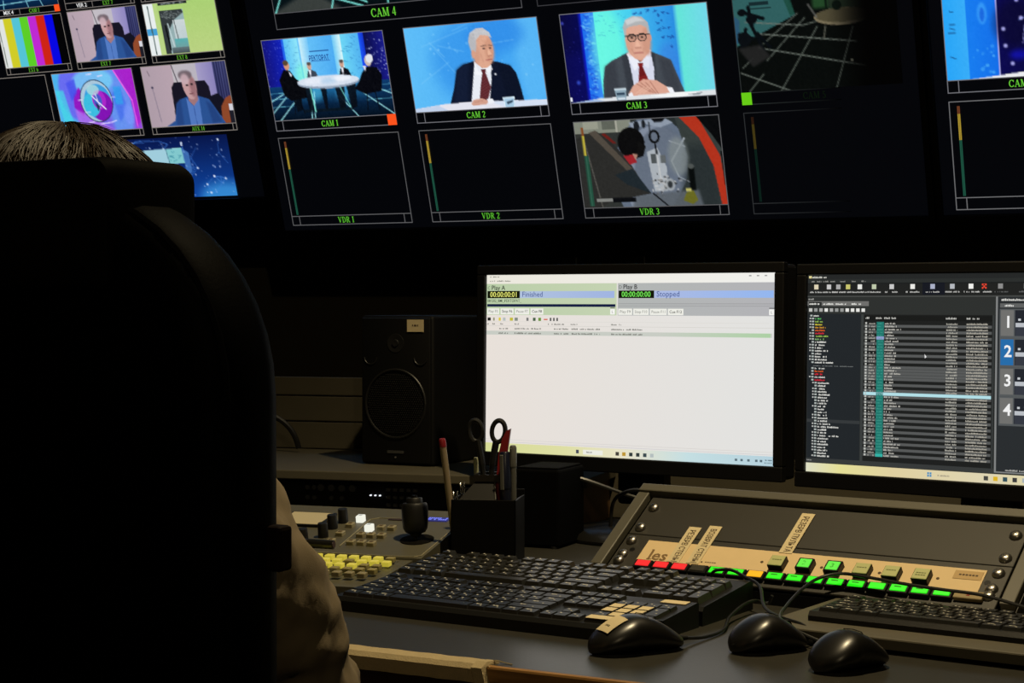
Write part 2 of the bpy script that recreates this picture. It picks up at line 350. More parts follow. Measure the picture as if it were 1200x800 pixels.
def pic_cam2():
    c = Cv(160, 90, (70, 165, 240)); c.grad(0, 0, 160, 90, (95, 190, 248), (60, 160, 242)); c.ell(70, 40, 40, 40, (45, 140, 232), .6, 22); c.ell(148, 40, 18, 60, (105, 195, 248), .6, 14); c.ell(110, 15, 34, 18, (40, 130, 228), .6, 14)
    for p in ((20, 22, 78, 6), (40, 22, 70, 30), (60, 8, 90, -2), (30, 18, 46, 34), (36, 26, 62, 58), (100, 24, 130, 22), (14, 60, 50, 40)): c.line(*p, .8, (140, 210, 252), .45, 1)
    c.dots(26, 20, 4, 150, 60, (150, 215, 252), (.5, 1.6), .45)
    c.poly([(44, 84), (52, 66), (58, 48), (66, 43), (80, 40), (96, 40), (110, 43), (122, 47), (128, 55), (131, 70), (134, 90), (44, 90)], (15, 22, 42))
    c.poly([(58, 48), (66, 43), (74, 42), (66, 84), (50, 84)], (22, 32, 58), .6, 4); c.poly([(108, 46), (122, 47), (130, 64), (132, 88), (116, 88)], (12, 18, 34), .6, 4)
    c.poly([(81, 40), (89, 48), (100, 40), (98, 60), (92, 84), (70, 84), (76, 60)], (232, 236, 245)); c.poly([(80, 38), (84, 52), (92, 48), (99, 42), (101, 50), (90, 56), (80, 54)], (245, 247, 252), .8)
    c.poly([(87, 49), (93, 49), (92, 53), (96, 68), (90, 82), (80, 82), (84, 66), (88, 53)], (92, 38, 44)); 
    for i in range(9): c.line(80 + i * 1.2, 82 - i * 3.4, 94, 76 - i * 3.0, .6, (140, 80, 80), .5)
    c.poly([(83, 34), (101, 34), (99, 46), (89, 48), (82, 42)], (196, 140, 118))
    c.ell(92.5, 29, 12.5, 19, (222, 168, 142)); c.ell(101, 31, 5.5, 13, (205, 148, 122), .7, 3); c.ell(84, 34, 5, 9, (206, 150, 126), .6, 3)
    c.poly([(79, 30), (77, 20), (80, 11), (88, 7), (96, 7), (103, 12), (105, 18), (100, 15), (92, 14), (86, 19), (84, 30), (81, 34)], (196, 196, 200)); c.ell(82, 22, 4.5, 10, (180, 180, 184), .8, 2); c.noise(9, 1, c.mell(90, 12, 16, 10)); c.ell(81, 33, 2.4, 4.4, (216, 160, 136))
    c.line(91, 25.5, 97, 25, 1.2, (110, 80, 70), .8); c.line(100, 25, 104, 25.6, 1.1, (110, 80, 70), .8); c.ell(94, 28, 2, .9, (90, 65, 60), .8); c.ell(101.5, 28, 1.6, .9, (90, 65, 60), .8)
    c.poly([(98.5, 27), (102.5, 34.5), (98, 35.5)], (232, 180, 152)); c.line(98, 36, 102, 35.6, .8, (160, 105, 90), .8); c.line(95, 40, 102, 39.4, 1.1, (165, 92, 88), .9); c.line(90, 34, 92, 42, .8, (180, 125, 105), .6, 1)
    c.ell(103.5, 55, 1.1, 1.1, (220, 225, 235))
    c.poly([(0, 86), (40, 82.5), (70, 82), (160, 84), (160, 90), (0, 90)], (228, 228, 238)); c.poly([(0, 86), (30, 84), (42, 90), (0, 90)], (195, 210, 235)); c.poly([(92, 83), (160, 85.5), (160, 90), (110, 90)], (205, 222, 245), .7, 2)
    c.poly([(70, 84), (73, 80), (84, 79), (91, 82), (88, 85.5), (72, 86)], (212, 160, 140)); c.poly([(89, 80), (96, 80), (98, 84), (91, 85)], (240, 242, 248)); c.line(74, 82.5, 84, 81.5, .6, (170, 115, 100), .7)
    c.poly([(108, 80), (122, 79), (121, 90), (110, 90)], (165, 200, 225)); c.rect(108, 79, 122, 81, (215, 235, 245), .7); c.poly([(112, 84), (120, 82.5), (119, 85), (113, 87)], (40, 60, 80), .9); c.line(109, 81, 110, 90, .8, (230, 245, 250)); c.line(121.5, 80, 120.5, 90, .8, (230, 245, 250))
    c.noise(3, 1); return c.out()
def pic_cam3():
    c = Cv(160, 90, (60, 190, 235)); c.grad(0, 0, 24, 90, (10, 10, 60), (8, 10, 80)); c.rect(0, 40, 24, 90, (14, 14, 110), .4, 12); c.rect(22, 0, 26, 90, (20, 40, 230), .8, 3)
    c.grad(24, 0, 39, 90, (30, 110, 235), (60, 140, 245)); c.scribble(60, 25, 2, 36, 88, (120, 205, 250), 1.6, .5); c.scribble(40, 25, 2, 36, 88, (20, 60, 200), 1.5, .5)
    c.grad(38, 0, 80, 90, (95, 240, 235), (70, 205, 240)); c.ell(52, 40, 18, 40, (110, 250, 225), .8, 14); c.grad(80, 0, 126, 90, (70, 190, 240), (40, 140, 225)); c.ell(115, 66, 14, 30, (60, 130, 225), .6, 10)
    c.grad(126, 0, 160, 90, (100, 230, 215), (115, 215, 235)); c.grad(124, 0, 128, 90, (60, 160, 225), (100, 230, 220)); c.scribble(26, 42, 3, 74, 24, (50, 140, 190), .7, .4)
    for (x, y) in ((82, 6), (88, 5), (96, 4), (104, 5), (107, 9), (112, 7), (117, 8), (110, 15), (106, 16), (112, 22), (106, 23), (117, 22), (110, 31), (116, 31), (120, 31), (118, 40)):
        for _ in range(3): a = RNG.uniform(-1.6, 1.6, 4); c.line(x + a[0], y + a[1], x + 2 + a[2], y + a[3], .8, (25, 70, 150), .75)
    c.ell(3, 10, 1.6, 1.6, (70, 80, 200), .8, 1); c.ell(13, 70, 2.2, 2, (60, 90, 220), .8, 2); c.dots(16, 2, 4, 22, 84, (40, 40, 150), (.4, .9), .7)
    c.poly([(38, 90), (40, 70), (44, 55), (52, 50), (70, 43), (92, 42), (106, 48), (116, 53), (121, 68), (128, 88), (128, 90)], (68, 74, 82)); c.poly([(44, 56), (56, 50), (58, 88), (40, 88)], (52, 56, 64), .7, 4); c.poly([(104, 50), (116, 54), (122, 74), (124, 88), (108, 80)], (54, 58, 66), .7, 4); c.poly([(64, 46), (72, 44), (76, 88), (66, 80)], (50, 54, 62), .8, 2); c.poly([(96, 44), (100, 46), (98, 70), (92, 76)], (46, 50, 58), .8, 2)
    c.poly([(70, 44), (82, 54), (95, 42), (97, 60), (94, 88), (74, 88), (72, 60)], (214, 218, 236)); c.poly([(69, 44), (74, 42), (83, 54), (76, 62)], (236, 238, 248)); c.poly([(96, 42), (93, 41), (83, 54), (91, 60)], (228, 230, 244))
    c.poly([(80, 54), (86, 54), (85, 58), (90, 72), (84, 82), (78, 76), (81, 58)], (128, 32, 34)); c.poly([(81, 58), (85, 58), (87, 66), (80, 68)], (100, 24, 28), .7)
    c.poly([(73, 36), (93, 36), (94, 44), (84, 53), (74, 46)], (196, 138, 116)); c.ell(83, 30.5, 13.3, 20.5, (222, 168, 146)); c.ell(93, 34, 5, 14, (202, 146, 124), .7, 3); c.ell(74, 36, 4, 11, (208, 152, 130), .6, 3)
    c.poly([(69.5, 28), (68.5, 18), (72, 11), (80, 8), (90, 9), (96, 15), (97, 26), (95, 30), (94, 20), (88, 17), (76, 18), (72, 20), (71, 28)], (176, 178, 180)); c.poly([(72, 12), (84, 9), (94, 14), (84, 14), (74, 17)], (208, 210, 212), .9, 1); c.ell(96, 30, 2, 4, (206, 150, 130))
    for x in (77, 88): c.ell(x, 29, 5, 4.2, (38, 34, 34), .95); c.ell(x, 29.2, 3.9, 3.2, (196, 146, 126)); c.ell(x, 29, 1.6, .9, (60, 45, 40), .9)
    c.line(70, 27, 96, 26.5, 1.0, (40, 36, 36), .9); c.poly([(82, 30), (85.5, 38.5), (79.5, 38.5)], (234, 182, 158)); c.line(79.5, 39, 85.5, 39, .8, (164, 110, 96), .8); c.line(78, 44, 87, 44, 1.2, (160, 88, 86), .9); c.line(76, 40, 78, 46, .7, (176, 124, 106), .6, 1); c.line(89, 40, 88, 46, .7, (176, 124, 106), .6, 1)
    c.poly([(66, 84), (72, 76), (84, 70), (98, 72), (110, 80), (112, 87), (70, 88)], (220, 166, 146)); 
    for i in range(4): c.line(76 + i * 5, 74 - i * .4, 90 + i * 3, 83 + i, 1.0, (168, 114, 98), .75)
    for i in range(3): c.line(74 + i * 4, 84, 84 + i * 4, 78, .9, (236, 190, 168), .7)
    c.poly([(108, 79), (114, 80), (117, 88), (112, 88)], (240, 242, 248)); c.poly([(66, 84), (70, 82), (72, 88), (66, 89)], (236, 238, 246))
    c.poly([(0, 90), (34, 86.5), (90, 85.5), (160, 84.5), (160, 90)], (222, 226, 230)); c.poly([(86, 87), (120, 85), (148, 86), (120, 90)], (245, 246, 246)); c.poly([(128, 88), (146, 86), (142, 88.5)], (110, 120, 130), .8); c.poly([(0, 90), (30, 87), (40, 90)], (150, 180, 225), .8)
    c.poly([(51, 78), (64, 78), (63, 90), (53, 90)], (140, 165, 180)); c.rect(51, 77.5, 64, 79.5, (215, 230, 238), .8); c.rect(53, 82, 62, 84.5, (40, 60, 80), .9); c.rect(54, 87, 62, 89, (225, 235, 245), .8)
    c.rect(0, 84, 3, 88, (225, 230, 240)); c.noise(3, 1); return c.out()
def pic_cam4():
    c = Cv(240, 135, (10, 26, 34)); c.grad(0, 0, 240, 90, (30, 110, 190), (12, 40, 70), False); c.grad(0, 70, 240, 135, (14, 40, 48), (6, 14, 18), False)
    c.poly([(0, 135), (40, 118), (70, 135)], (70, 74, 70), .8, 4)
    for p in ((2, 135, 22, 100), (60, 135, 74, 96), (38, 118, 92, 135), (50, 112, 96, 132), (116, 135, 122, 96), (20, 120, 60, 124), (170, 135, 158, 100), (200, 135, 180, 100), (90, 112, 240, 108)): c.line(*p, 1.4, (130, 235, 225), .9)
    c.ell(120, 86, 60, 12, (190, 205, 225)); c.noise(4, 1); return c.out()
def pic_cam5():
    c = Cv(140, 79, (6, 9, 8)); c.poly([(0, 0), (48, 0), (54, 17), (0, 40)], (46, 92, 92)); c.poly([(0, 14), (5, 18), (4, 36), (0, 38)], (40, 80, 110), .9); c.poly([(44, 0), (50, 0), (54, 16), (50, 18)], (26, 70, 58), .9)
    c.rect(15, 4, 32, 7, (20, 40, 44)); c.rect(14, 0, 32, 1, (20, 40, 44)); c.rect(15, 9, 34, 9.8, (20, 40, 44))
    c.rect(70, 0, 84, 14, (32, 66, 36), 1, 3); c.rect(84, 0, 112, 16, (40, 56, 40), .9, 3); c.rect(80, 0, 82, 14, (12, 26, 16))
    for p in ((20, 42, 56, 16), (4, 58, 14, 50), (26, 53, 62, 20), (36, 79, 72, 28), (8, 78, 22, 64), (84, 79, 102, 30), (60, 26, 80, 22)): c.line(*p, 1.0, (92, 100, 92), .8)
    for p in ((2, 62, 44, 79), (20, 42, 110, 62), (18, 30, 104, 42), (10, 20, 60, 26)): c.line(*p, 1.1, (104, 112, 104), .85)
    c.ell(94, 21, 24, 7, (118, 108, 84)); c.ell(94, 20, 22.5, 5.8, (78, 72, 52)); c.line(79, 28, 77, 38, 1.2, (90, 90, 80), .8); c.line(66, 10, 72, 20, 1.6, (100, 100, 96), .7); c.ell(90, 12, 4, 4, (10, 20, 14))
    for p in ((9, 12, 26, 18), (14, 8, 16, 24), (14, 20, 24, 44), (10, 26, 5, 40), (4, 30, 16, 34), (20, 30, 30, 42)): c.line(*p, 3, (6, 10, 14))
    c.ell(8, 12, 4, 3, (6, 10, 14)); c.ell(16, 18, 5, 4, (6, 10, 14)); c.ell(8, 34, 6, 6, (8, 12, 16)); c.poly([(2, 42), (22, 40), (30, 50), (14, 58)], (34, 34, 34), .9, 2)
    c.ell(99, 57, 1.2, 1, (150, 150, 130)); c.noise(2, 1)
    f = np.clip((116 - c.X) / 40, 0, 1); c.a = c.a * (f * f * (3 - 2 * f))[..., None] + 2.0; return c.out()
def pic_cam6():
    c = Cv(150, 84, (6, 8, 24)); c.grad(0, 0, 24, 84, (40, 165, 248), (60, 175, 248)); c.grad(20, 0, 46, 84, (24, 125, 240), (20, 110, 232)); c.ell(34, 30, 4, 9, (60, 160, 250), .8, 2); c.ell(34, 31, 2, 6, (24, 100, 220), .9, 1); c.dots(14, 22, 52, 44, 80, (90, 190, 252), (.6, 1.8), .6)
    for y in (14, 26, 37, 40, 44, 64): c.line(5 + RNG.uniform(-1, 2), y, 9 + RNG.uniform(0, 2), y + RNG.uniform(-1, 2), .8, (20, 60, 110), .8)
    c.grad(45, 0, 150, 84, (12, 10, 80), (5, 6, 20)); c.grad(45, 0, 46, 84, (180, 180, 240), (160, 160, 230)); c.ell(60, 40, 16, 20, (10, 8, 40), .6, 10)
    c.ell(84, 27, 8, 4, (40, 130, 255), .9, 6, -.4); c.line(64, 37, 98, 21, .8, (140, 170, 255), .7); c.poly([(68, 42), (80, 34), (100, 26), (150, 20), (150, 84), (66, 84)], (20, 24, 30)); c.line(68, 42, 66, 56, .8, (160, 160, 220), .7)
    for p in ((63, 21), (66, 36), (51, 44), (52, 58), (57, 73), (92, 26)): c.ell(*p, 1.5, 1.5, (190, 190, 255), .9, 1)
    c.ell(63, 66, 8, 4, (20, 20, 190), .7, 5); c.ell(66, 10, 4, 3, (30, 30, 160), .7, 4); c.poly([(20, 84), (150, 72), (150, 84)], (235, 236, 238)); c.noise(3, 1); return c.out()
def pic_vdr3():
    c = Cv(150, 84, (38, 44, 44)); k = .94
    def P(*p): return [(a * k, b * k) for a, b in p]
    c.grad(0, 0, 150, 84, (60, 62, 58), (40, 50, 52)); c.rect(0, 0, 60, 12, (150, 155, 140)); c.rect(30, 0, 44, 9, (110, 115, 104)); c.rect(10, 0, 26, 8, (175, 178, 160)); c.rect(44, 0, 46, 12, (190, 190, 175))
    c.ell(86 * k, 60 * k, 46 * k, 62 * k, (112, 126, 146)); c.ell(88 * k, 62 * k, 38 * k, 54 * k, (150, 162, 182)); c.ell(96 * k, 64 * k, 34 * k, 54 * k, (112, 124, 142), .9, 2)
    c.poly(P((62, 4), (100, 0), (110, 6), (96, 10), (80, 6), (66, 12)), (165, 178, 196)); c.ell(70 * k, 8 * k, 3, 5, (30, 34, 40)); c.ell(78 * k, 6 * k, 2, 4, (34, 38, 44)); c.poly(P((86, 0), (104, 0), (98, 5), (90, 5)), (20, 22, 26))
    c.poly(P((112, 0), (160, 0), (160, 90), (100, 90), (118, 64), (122, 40), (116, 16)), (62, 70, 68)); c.poly(P((122, 30), (150, 30), (154, 90), (112, 90)), (46, 54, 56), .9, 10); c.line(104 * k, 24 * k, 120 * k, 30 * k, 1.2, (180, 190, 205)); c.line(120 * k, 22 * k, 104 * k, 44 * k, 1.4, (200, 210, 222)); c.line(104 * k, 44 * k, 110 * k, 60 * k, 1.2, (190, 200, 212)); c.line(110 * k, 60 * k, 122 * k, 66 * k, 1.0, (170, 180, 190)); c.ell(112 * k, 40 * k, 10, 18, (150, 160, 160), .7, 5)
    c.poly(P((116, 0), (136, 0), (156, 40), (160, 90), (153, 90), (148, 50), (136, 22)), (205, 58, 34)); c.poly(P((134, 0), (160, 0), (160, 36), (150, 20)), (10, 12, 14)); c.poly(P((157, 36), (160, 36), (160, 90), (159, 90)), (12, 12, 14))
    c.poly(P((78, 34), (90, 30), (98, 50), (96, 74), (82, 74)), (196, 204, 212)); c.rect(82 * k, 36 * k, 88 * k, 46 * k, (90, 96, 98)); c.rect(92 * k, 38 * k, 98 * k, 46 * k, (110, 116, 118)); c.line(88.5 * k, 34 * k, 90 * k, 60 * k, 1.4, (225, 228, 230)); c.line(84 * k, 4, 84 * k, 18, .7, (30, 34, 38))
    c.put(c.mell(88 * k, 19 * k, 5.6, 6.4) & ~c.mell(88 * k, 19 * k, 3.4, 4.2), (14, 16, 18)); c.line(88 * k, 26 * k, 89 * k, 36 * k, 1.8, (24, 26, 30))
    for _ in range(60): x, y = RNG.normal(92, 9) * k, RNG.normal(68, 6) * k; c.ell(x, y, RNG.uniform(.5, 2), RNG.uniform(.5, 1.6), tuple([RNG.choice([30, 60, 150, 210, 235])] * 3), .8)
    c.poly(P((60, 78), (130, 74), (134, 90), (56, 90)), (104, 112, 120), .9, 3); c.ell(100 * k, 68 * k, 5, 6, (200, 206, 210), .8, 1); c.ell(100 * k, 68 * k, 2.6, 3.4, (40, 44, 48), .9, 1)
    c.poly(P((0, 18), (24, 10), (40, 22), (56, 40), (68, 62), (78, 76), (50, 80), (30, 84), (18, 90), (0, 90)), (50, 50, 48)); c.poly(P((16, 12), (24, 10), (62, 52), (54, 52)), (92, 84, 74)); c.poly(P((30, 14), (34, 13), (46, 24), (42, 24)), (120, 36, 30)); c.poly(P((40, 56), (60, 50), (78, 76), (52, 66)), (36, 46, 52)); c.line(10 * k, 20 * k, 22 * k, 84, 1.2, (120, 118, 110), .7)
    c.ell(62 * k, 24 * k, 14, 14.5, (14, 14, 15)); c.poly(P((70, 22), (78, 28), (74, 38), (66, 40)), (18, 18, 18)); c.poly(P((52, 37), (64, 36), (66, 44), (58, 46)), (180, 40, 48)); c.poly(P((62, 35), (68, 36), (65, 42)), (200, 150, 130))
    c.poly(P((112, 84), (116, 76), (124, 74), (128, 84), (122, 88)), (120, 120, 40)); c.poly(P((121, 50), (127, 50), (127, 74), (121, 74)), (10, 14, 14)); c.ell(124 * k, 50 * k, 3, 2.4, (90, 96, 94)); c.rect(116 * k, 72 * k, 122 * k, 75 * k, (215, 210, 120))
    c.rect(16 * k, 80 * k, 34 * k, 83 * k, (150, 152, 148)); c.rect(34 * k, 79 * k, 60 * k, 84 * k, (14, 16, 20)); c.line(80 * k, 76 * k, 96 * k, 90 * k, 1.4, (16, 18, 22))
    c.rect(7.5, 6, 9.8, 14, (150, 84, 40)); c.rect(7.5, 14, 9.8, 33, (212, 196, 70)); c.rect(7.5, 33, 12, 82, (40, 92, 72)); c.rect(9.6, 33, 10, 82, (80, 130, 110)); c.noise(4, 1); c.a *= .86; return c.out()
def pic_caller(dim=1.0):
    c = Cv(120, 68, (168, 150, 166)); k = .75
    def P(*p): return [(a * k, b * k) for a, b in p]
    c.grad(0, 0, 46, 68, (178, 160, 172), (190, 168, 180)); c.grad(44, 0, 80, 68, (196, 190, 196), (190, 184, 196)); c.grad(78, 0, 102, 68, (170, 162, 204), (140, 132, 190))
    for i in range(12): c.grad(101 + i * 1.7, 0, 102.8 + i * 1.7, 68, [(74, 78, 128), (40, 42, 84)][i % 2], [(50, 54, 96), (30, 30, 70)][i % 2], False)
    c.line(44, 0, 49, 20, 1.2, (70, 64, 74)); c.line(9, 6, 11, 11, 1, (110, 96, 108)); c.line(12, 24, 16, 62, 1.4, (140, 128, 146), .8); c.ell(12, 24, 1.6, 1.4, (70, 66, 90))
    c.poly(P((50, 74), (52, 34), (58, 27), (116, 27), (122, 36), (124, 70), (100, 80)), (24, 22, 36)); c.poly(P((120, 50), (136, 46), (150, 60), (140, 80), (124, 76)), (20, 20, 34))
    c.poly(P((136, 84), (138, 66), (148, 54), (158, 50), (160, 60), (154, 90), (138, 90)), (146, 74, 44)); c.rect(114, 47, 120, 54, (215, 215, 225)); c.rect(113, 54, 120, 68, (30, 30, 40))
    c.poly(P((30, 90), (48, 82), (56, 58), (64, 52), (80, 48), (98, 48), (118, 54), (126, 66), (140, 88), (142, 90)), (44, 84, 150)); c.poly(P((56, 58), (66, 52), (64, 90), (50, 90)), (36, 66, 126), .8, 3); c.poly(P((112, 56), (124, 64), (136, 88), (118, 90)), (34, 64, 124), .8, 3); c.poly(P((76, 50), (86, 62), (100, 50), (98, 90), (76, 90)), (84, 124, 196)); c.line(87 * k, 62 * k, 88 * k, 90 * k, .8, (50, 80, 150))
    c.poly(P((80, 44), (98, 44), (98, 54), (88, 62), (80, 54)), (164, 120, 124)); c.ell(86 * k, 33 * k, 12.4 * k, 20 * k, (200, 158, 160), rot=-.15); c.ell(93 * k, 36 * k, 5, 11, (150, 104, 110), .8, 3); c.ell(82 * k, 18 * k, 13 * k, 7 * k, (110, 96, 104), .9, 2); c.ell(80 * k, 24 * k, 8 * k, 8 * k, (206, 176, 184), .9, 3)
    c.ell(82 * k, 32 * k, 1.8, 1.1, (60, 44, 50)); c.ell(91 * k, 31 * k, 1.8, 1.1, (50, 36, 42)); c.poly(P((86, 32), (89, 40), (84, 40)), (190, 140, 144)); c.line(84 * k, 45 * k, 91 * k, 44 * k, 1, (110, 62, 70)); c.noise(1.5, 1); c.a *= dim; return c.out()
def pic_spin():
    c = Cv(120, 68, (90, 120, 235)); c.grad(0, 0, 120, 68, (70, 140, 240), (150, 70, 220)); c.ell(14, 30, 20, 50, (80, 190, 235), .8, 4); c.ell(34, 22, 26, 34, (110, 90, 240), .8, 4); c.poly([(70, 0), (100, 0), (114, 40), (108, 68), (80, 68)], (90, 170, 245), .7, 6); c.poly([(92, 0), (120, 0), (120, 60), (112, 66), (110, 30)], (170, 30, 200), .9, 2); c.line(92, 0, 112, 36, 1.6, (240, 100, 230)); c.line(112, 36, 113, 66, 1.4, (230, 90, 230))
    c.ell(60, 12, 30, 14, (120, 210, 245), .8, 5); c.poly([(28, 26), (38, 18), (44, 30), (38, 52), (26, 40)], (150, 20, 190), .95, 1); c.poly([(20, 12), (34, 8), (34, 24), (24, 34)], (70, 80, 235), .8, 2); c.poly([(26, 42), (46, 50), (80, 68), (30, 68)], (180, 110, 235), .8, 3); c.poly([(84, 28), (98, 20), (104, 46), (90, 60)], (70, 110, 235), .8, 3); c.rect(88, 20, 99, 40, (50, 160, 235), .8, 2); c.ell(104, 52, 7, 12, (120, 150, 250), .8, 4); c.poly([(2, 20), (8, 66), (22, 68), (14, 20)], (70, 220, 230), .7, 2)
    m = c.mell(60, 34, 23, 23); c.put(c.mell(60, 34, 24, 24), (14, 30, 60)); c.put(m, (170, 200, 220)); c.put(c.mell(62, 35, 20, 20) & m, (60, 160, 225)); c.put(c.mell(66, 40, 17, 17) & m, (130, 20, 180)); c.put(c.mell(52, 38, 12, 13) & m, (60, 190, 225)); c.put(c.mell(64, 33, 10, 11), (170, 40, 200)); c.put(c.mell(62, 34, 6, 8), (70, 90, 200)); c.put(c.mell(58, 22, 9, 6), (180, 220, 220), .8, 1); c.line(54, 28, 72, 44, 1.3, (240, 245, 250)); c.line(60, 26, 64, 42, 1, (220, 230, 250)); c.poly([(58, 36), (64, 40), (60, 46)], (40, 50, 90))
    for p in ((52, 4, 60, 3.6), (68, 7, 76, 6), (40, 46, 48, 46), (42, 58, 52, 57), (60, 60, 76, 59), (82, 31, 88, 31), (33, 32, 39, 31.5), (76, 59, 84, 57)): c.line(*p, 1.2, (235, 225, 255), .85)
    c.noise(5, 1); return c.out()
def pic_bars():
    c = Cv(110, 62)
    for i, col in enumerate(((225, 228, 226), (208, 204, 40), (84, 196, 214), (92, 206, 40), (190, 42, 210), (206, 36, 22), (8, 8, 226), (4, 4, 6))): c.rect(i * 13.75 - 1, 0, i * 13.75 + 13.75, 62, col)
    c.line(3, 4, 4, 60, 1.4, (90, 100, 90), .9); c.rect(2, 6, 3.4, 18, (170, 165, 120)); return c.out()
def pic_page():
    c = Cv(110, 62, (176, 208, 120)); c.grad(0, 0, 110, 62, (170, 208, 116), (186, 210, 130), False); c.rect(0, 0, 16, 62, (232, 238, 238)); c.rect(0, 30, 16, 38, (70, 160, 214)); c.line(8, 4, 9, 60, 1.6, (70, 92, 90)); c.rect(16, 0, 22, 62, (190, 214, 140), .6)
    c.rect(24, -2, 68, 4, (40, 46, 46)); c.scribble(30, 26, 0, 66, 3, (150, 160, 158), 1, .6); c.poly([(24, 10), (60, 10), (60, 61), (26, 61)], (150, 176, 178)); c.poly([(24, 10), (58, 10), (60, 14), (44, 22), (34, 34), (32, 61), (24, 61)], (52, 58, 60)); c.scribble(40, 26, 11, 54, 20, (130, 140, 138), 1, .6); c.grad(42, 22, 60, 44, (205, 214, 216), (190, 205, 208), False); c.grad(40, 44, 60, 54, (90, 176, 178), (110, 160, 160), False); c.grad(34, 54, 60, 61, (100, 120, 124), (70, 80, 84), False); c.line(34, 26, 38, 52, 2, (200, 220, 222), .8); c.line(30, 28, 32, 56, 2.4, (14, 16, 18)); c.line(44, 22, 46, 44, 1.4, (90, 100, 100)); c.noise(4, 1); return c.out()
def pic_net(W=170, H=60):
    c = Cv(W, H, (10, 30, 96)); c.grad(0, 0, W, H, (8, 22, 74), (16, 70, 160), False); c.ell(W - 12, H, 26, 14, (60, 150, 220), .8, 12)
    pts = [(RNG.uniform(0, W), RNG.uniform(0, H)) for _ in range(70)]
    for a in pts:
        for b in pts:
            if 0 < math.hypot(a[0] - b[0], a[1] - b[1]) < 13: c.line(*a, *b, .5, (70, 130, 220), .4)
    c.dots(150, 0, 0, W, H, (190, 215, 255), (.3, .9), .9)
    for p in pts[:24]: c.ell(*p, 1.0, 1.0, (220, 235, 255))
    c.poly([(0, 14), (W * .70, 11), (W * .71, 26), (0, 30)], (160, 205, 220)); c.poly([(W * .60, 12), (W * .70, 11), (W * .71, 26), (W * .61, 26)], (130, 200, 205)); c.line(W * .60, 12, W * .61, 26, .8, (70, 120, 140)); c.scribble(10, W * .61, 14, W * .69, 24, (60, 140, 160), .8, .7); c.poly([(W * .70, 11), (W * .74, 16), (W * .745, 34), (W * .71, 40)], (70, 120, 190), .8); return c.out()
def pic_mix():
    c = Cv(110, 62, (14, 50, 110)); c.grad(0, 20, 110, 62, (20, 80, 160), (6, 30, 56), False)
    for p in ((18, 62, 20, 50), (60, 62, 54, 40), (84, 62, 76, 44), (0, 56, 110, 52)): c.line(*p, 1.2, (150, 230, 240), .8)
    return c.out()

# serif letters for the captions, in a 1-high box
def _arc(cx, cy, rx, ry, a0, a1, w0, w1, n=12):
    q = []
    for i in range(n):
        t0, t1 = R(a0 + (a1 - a0) * i / n), R(a0 + (a1 - a0) * (i + 1) / n)
        def P(t, k):
            w = w0 + (w1 - w0) * abs(math.cos(t)); return (cx + (rx + k * w / 2) * math.cos(t), cy + (ry + k * w / 2) * math.sin(t))
        q.append([P(t0, -1), P(t1, -1), P(t1, 1), P(t0, 1)])
    return q
def _bar(x0, y0, x1, y1, w):
    d = Vector((x1 - x0, y1 - y0)); n = Vector((-d.y, d.x)).normalized() * w / 2
    return [[(x0 + n.x, y0 + n.y), (x0 - n.x, y0 - n.y), (x1 - n.x, y1 - n.y), (x1 + n.x, y1 + n.y)]]
def _stem(x, y0=0, y1=1, w=.15): return _bar(x, y0, x, y1, w) + _bar(x - .15, y0 + .03, x + .15, y0 + .03, .06) + _bar(x - .15, y1 - .03, x + .15, y1 - .03, .06)
def _ser(x, y): return _bar(x - .14, y, x + .14, y, .06)
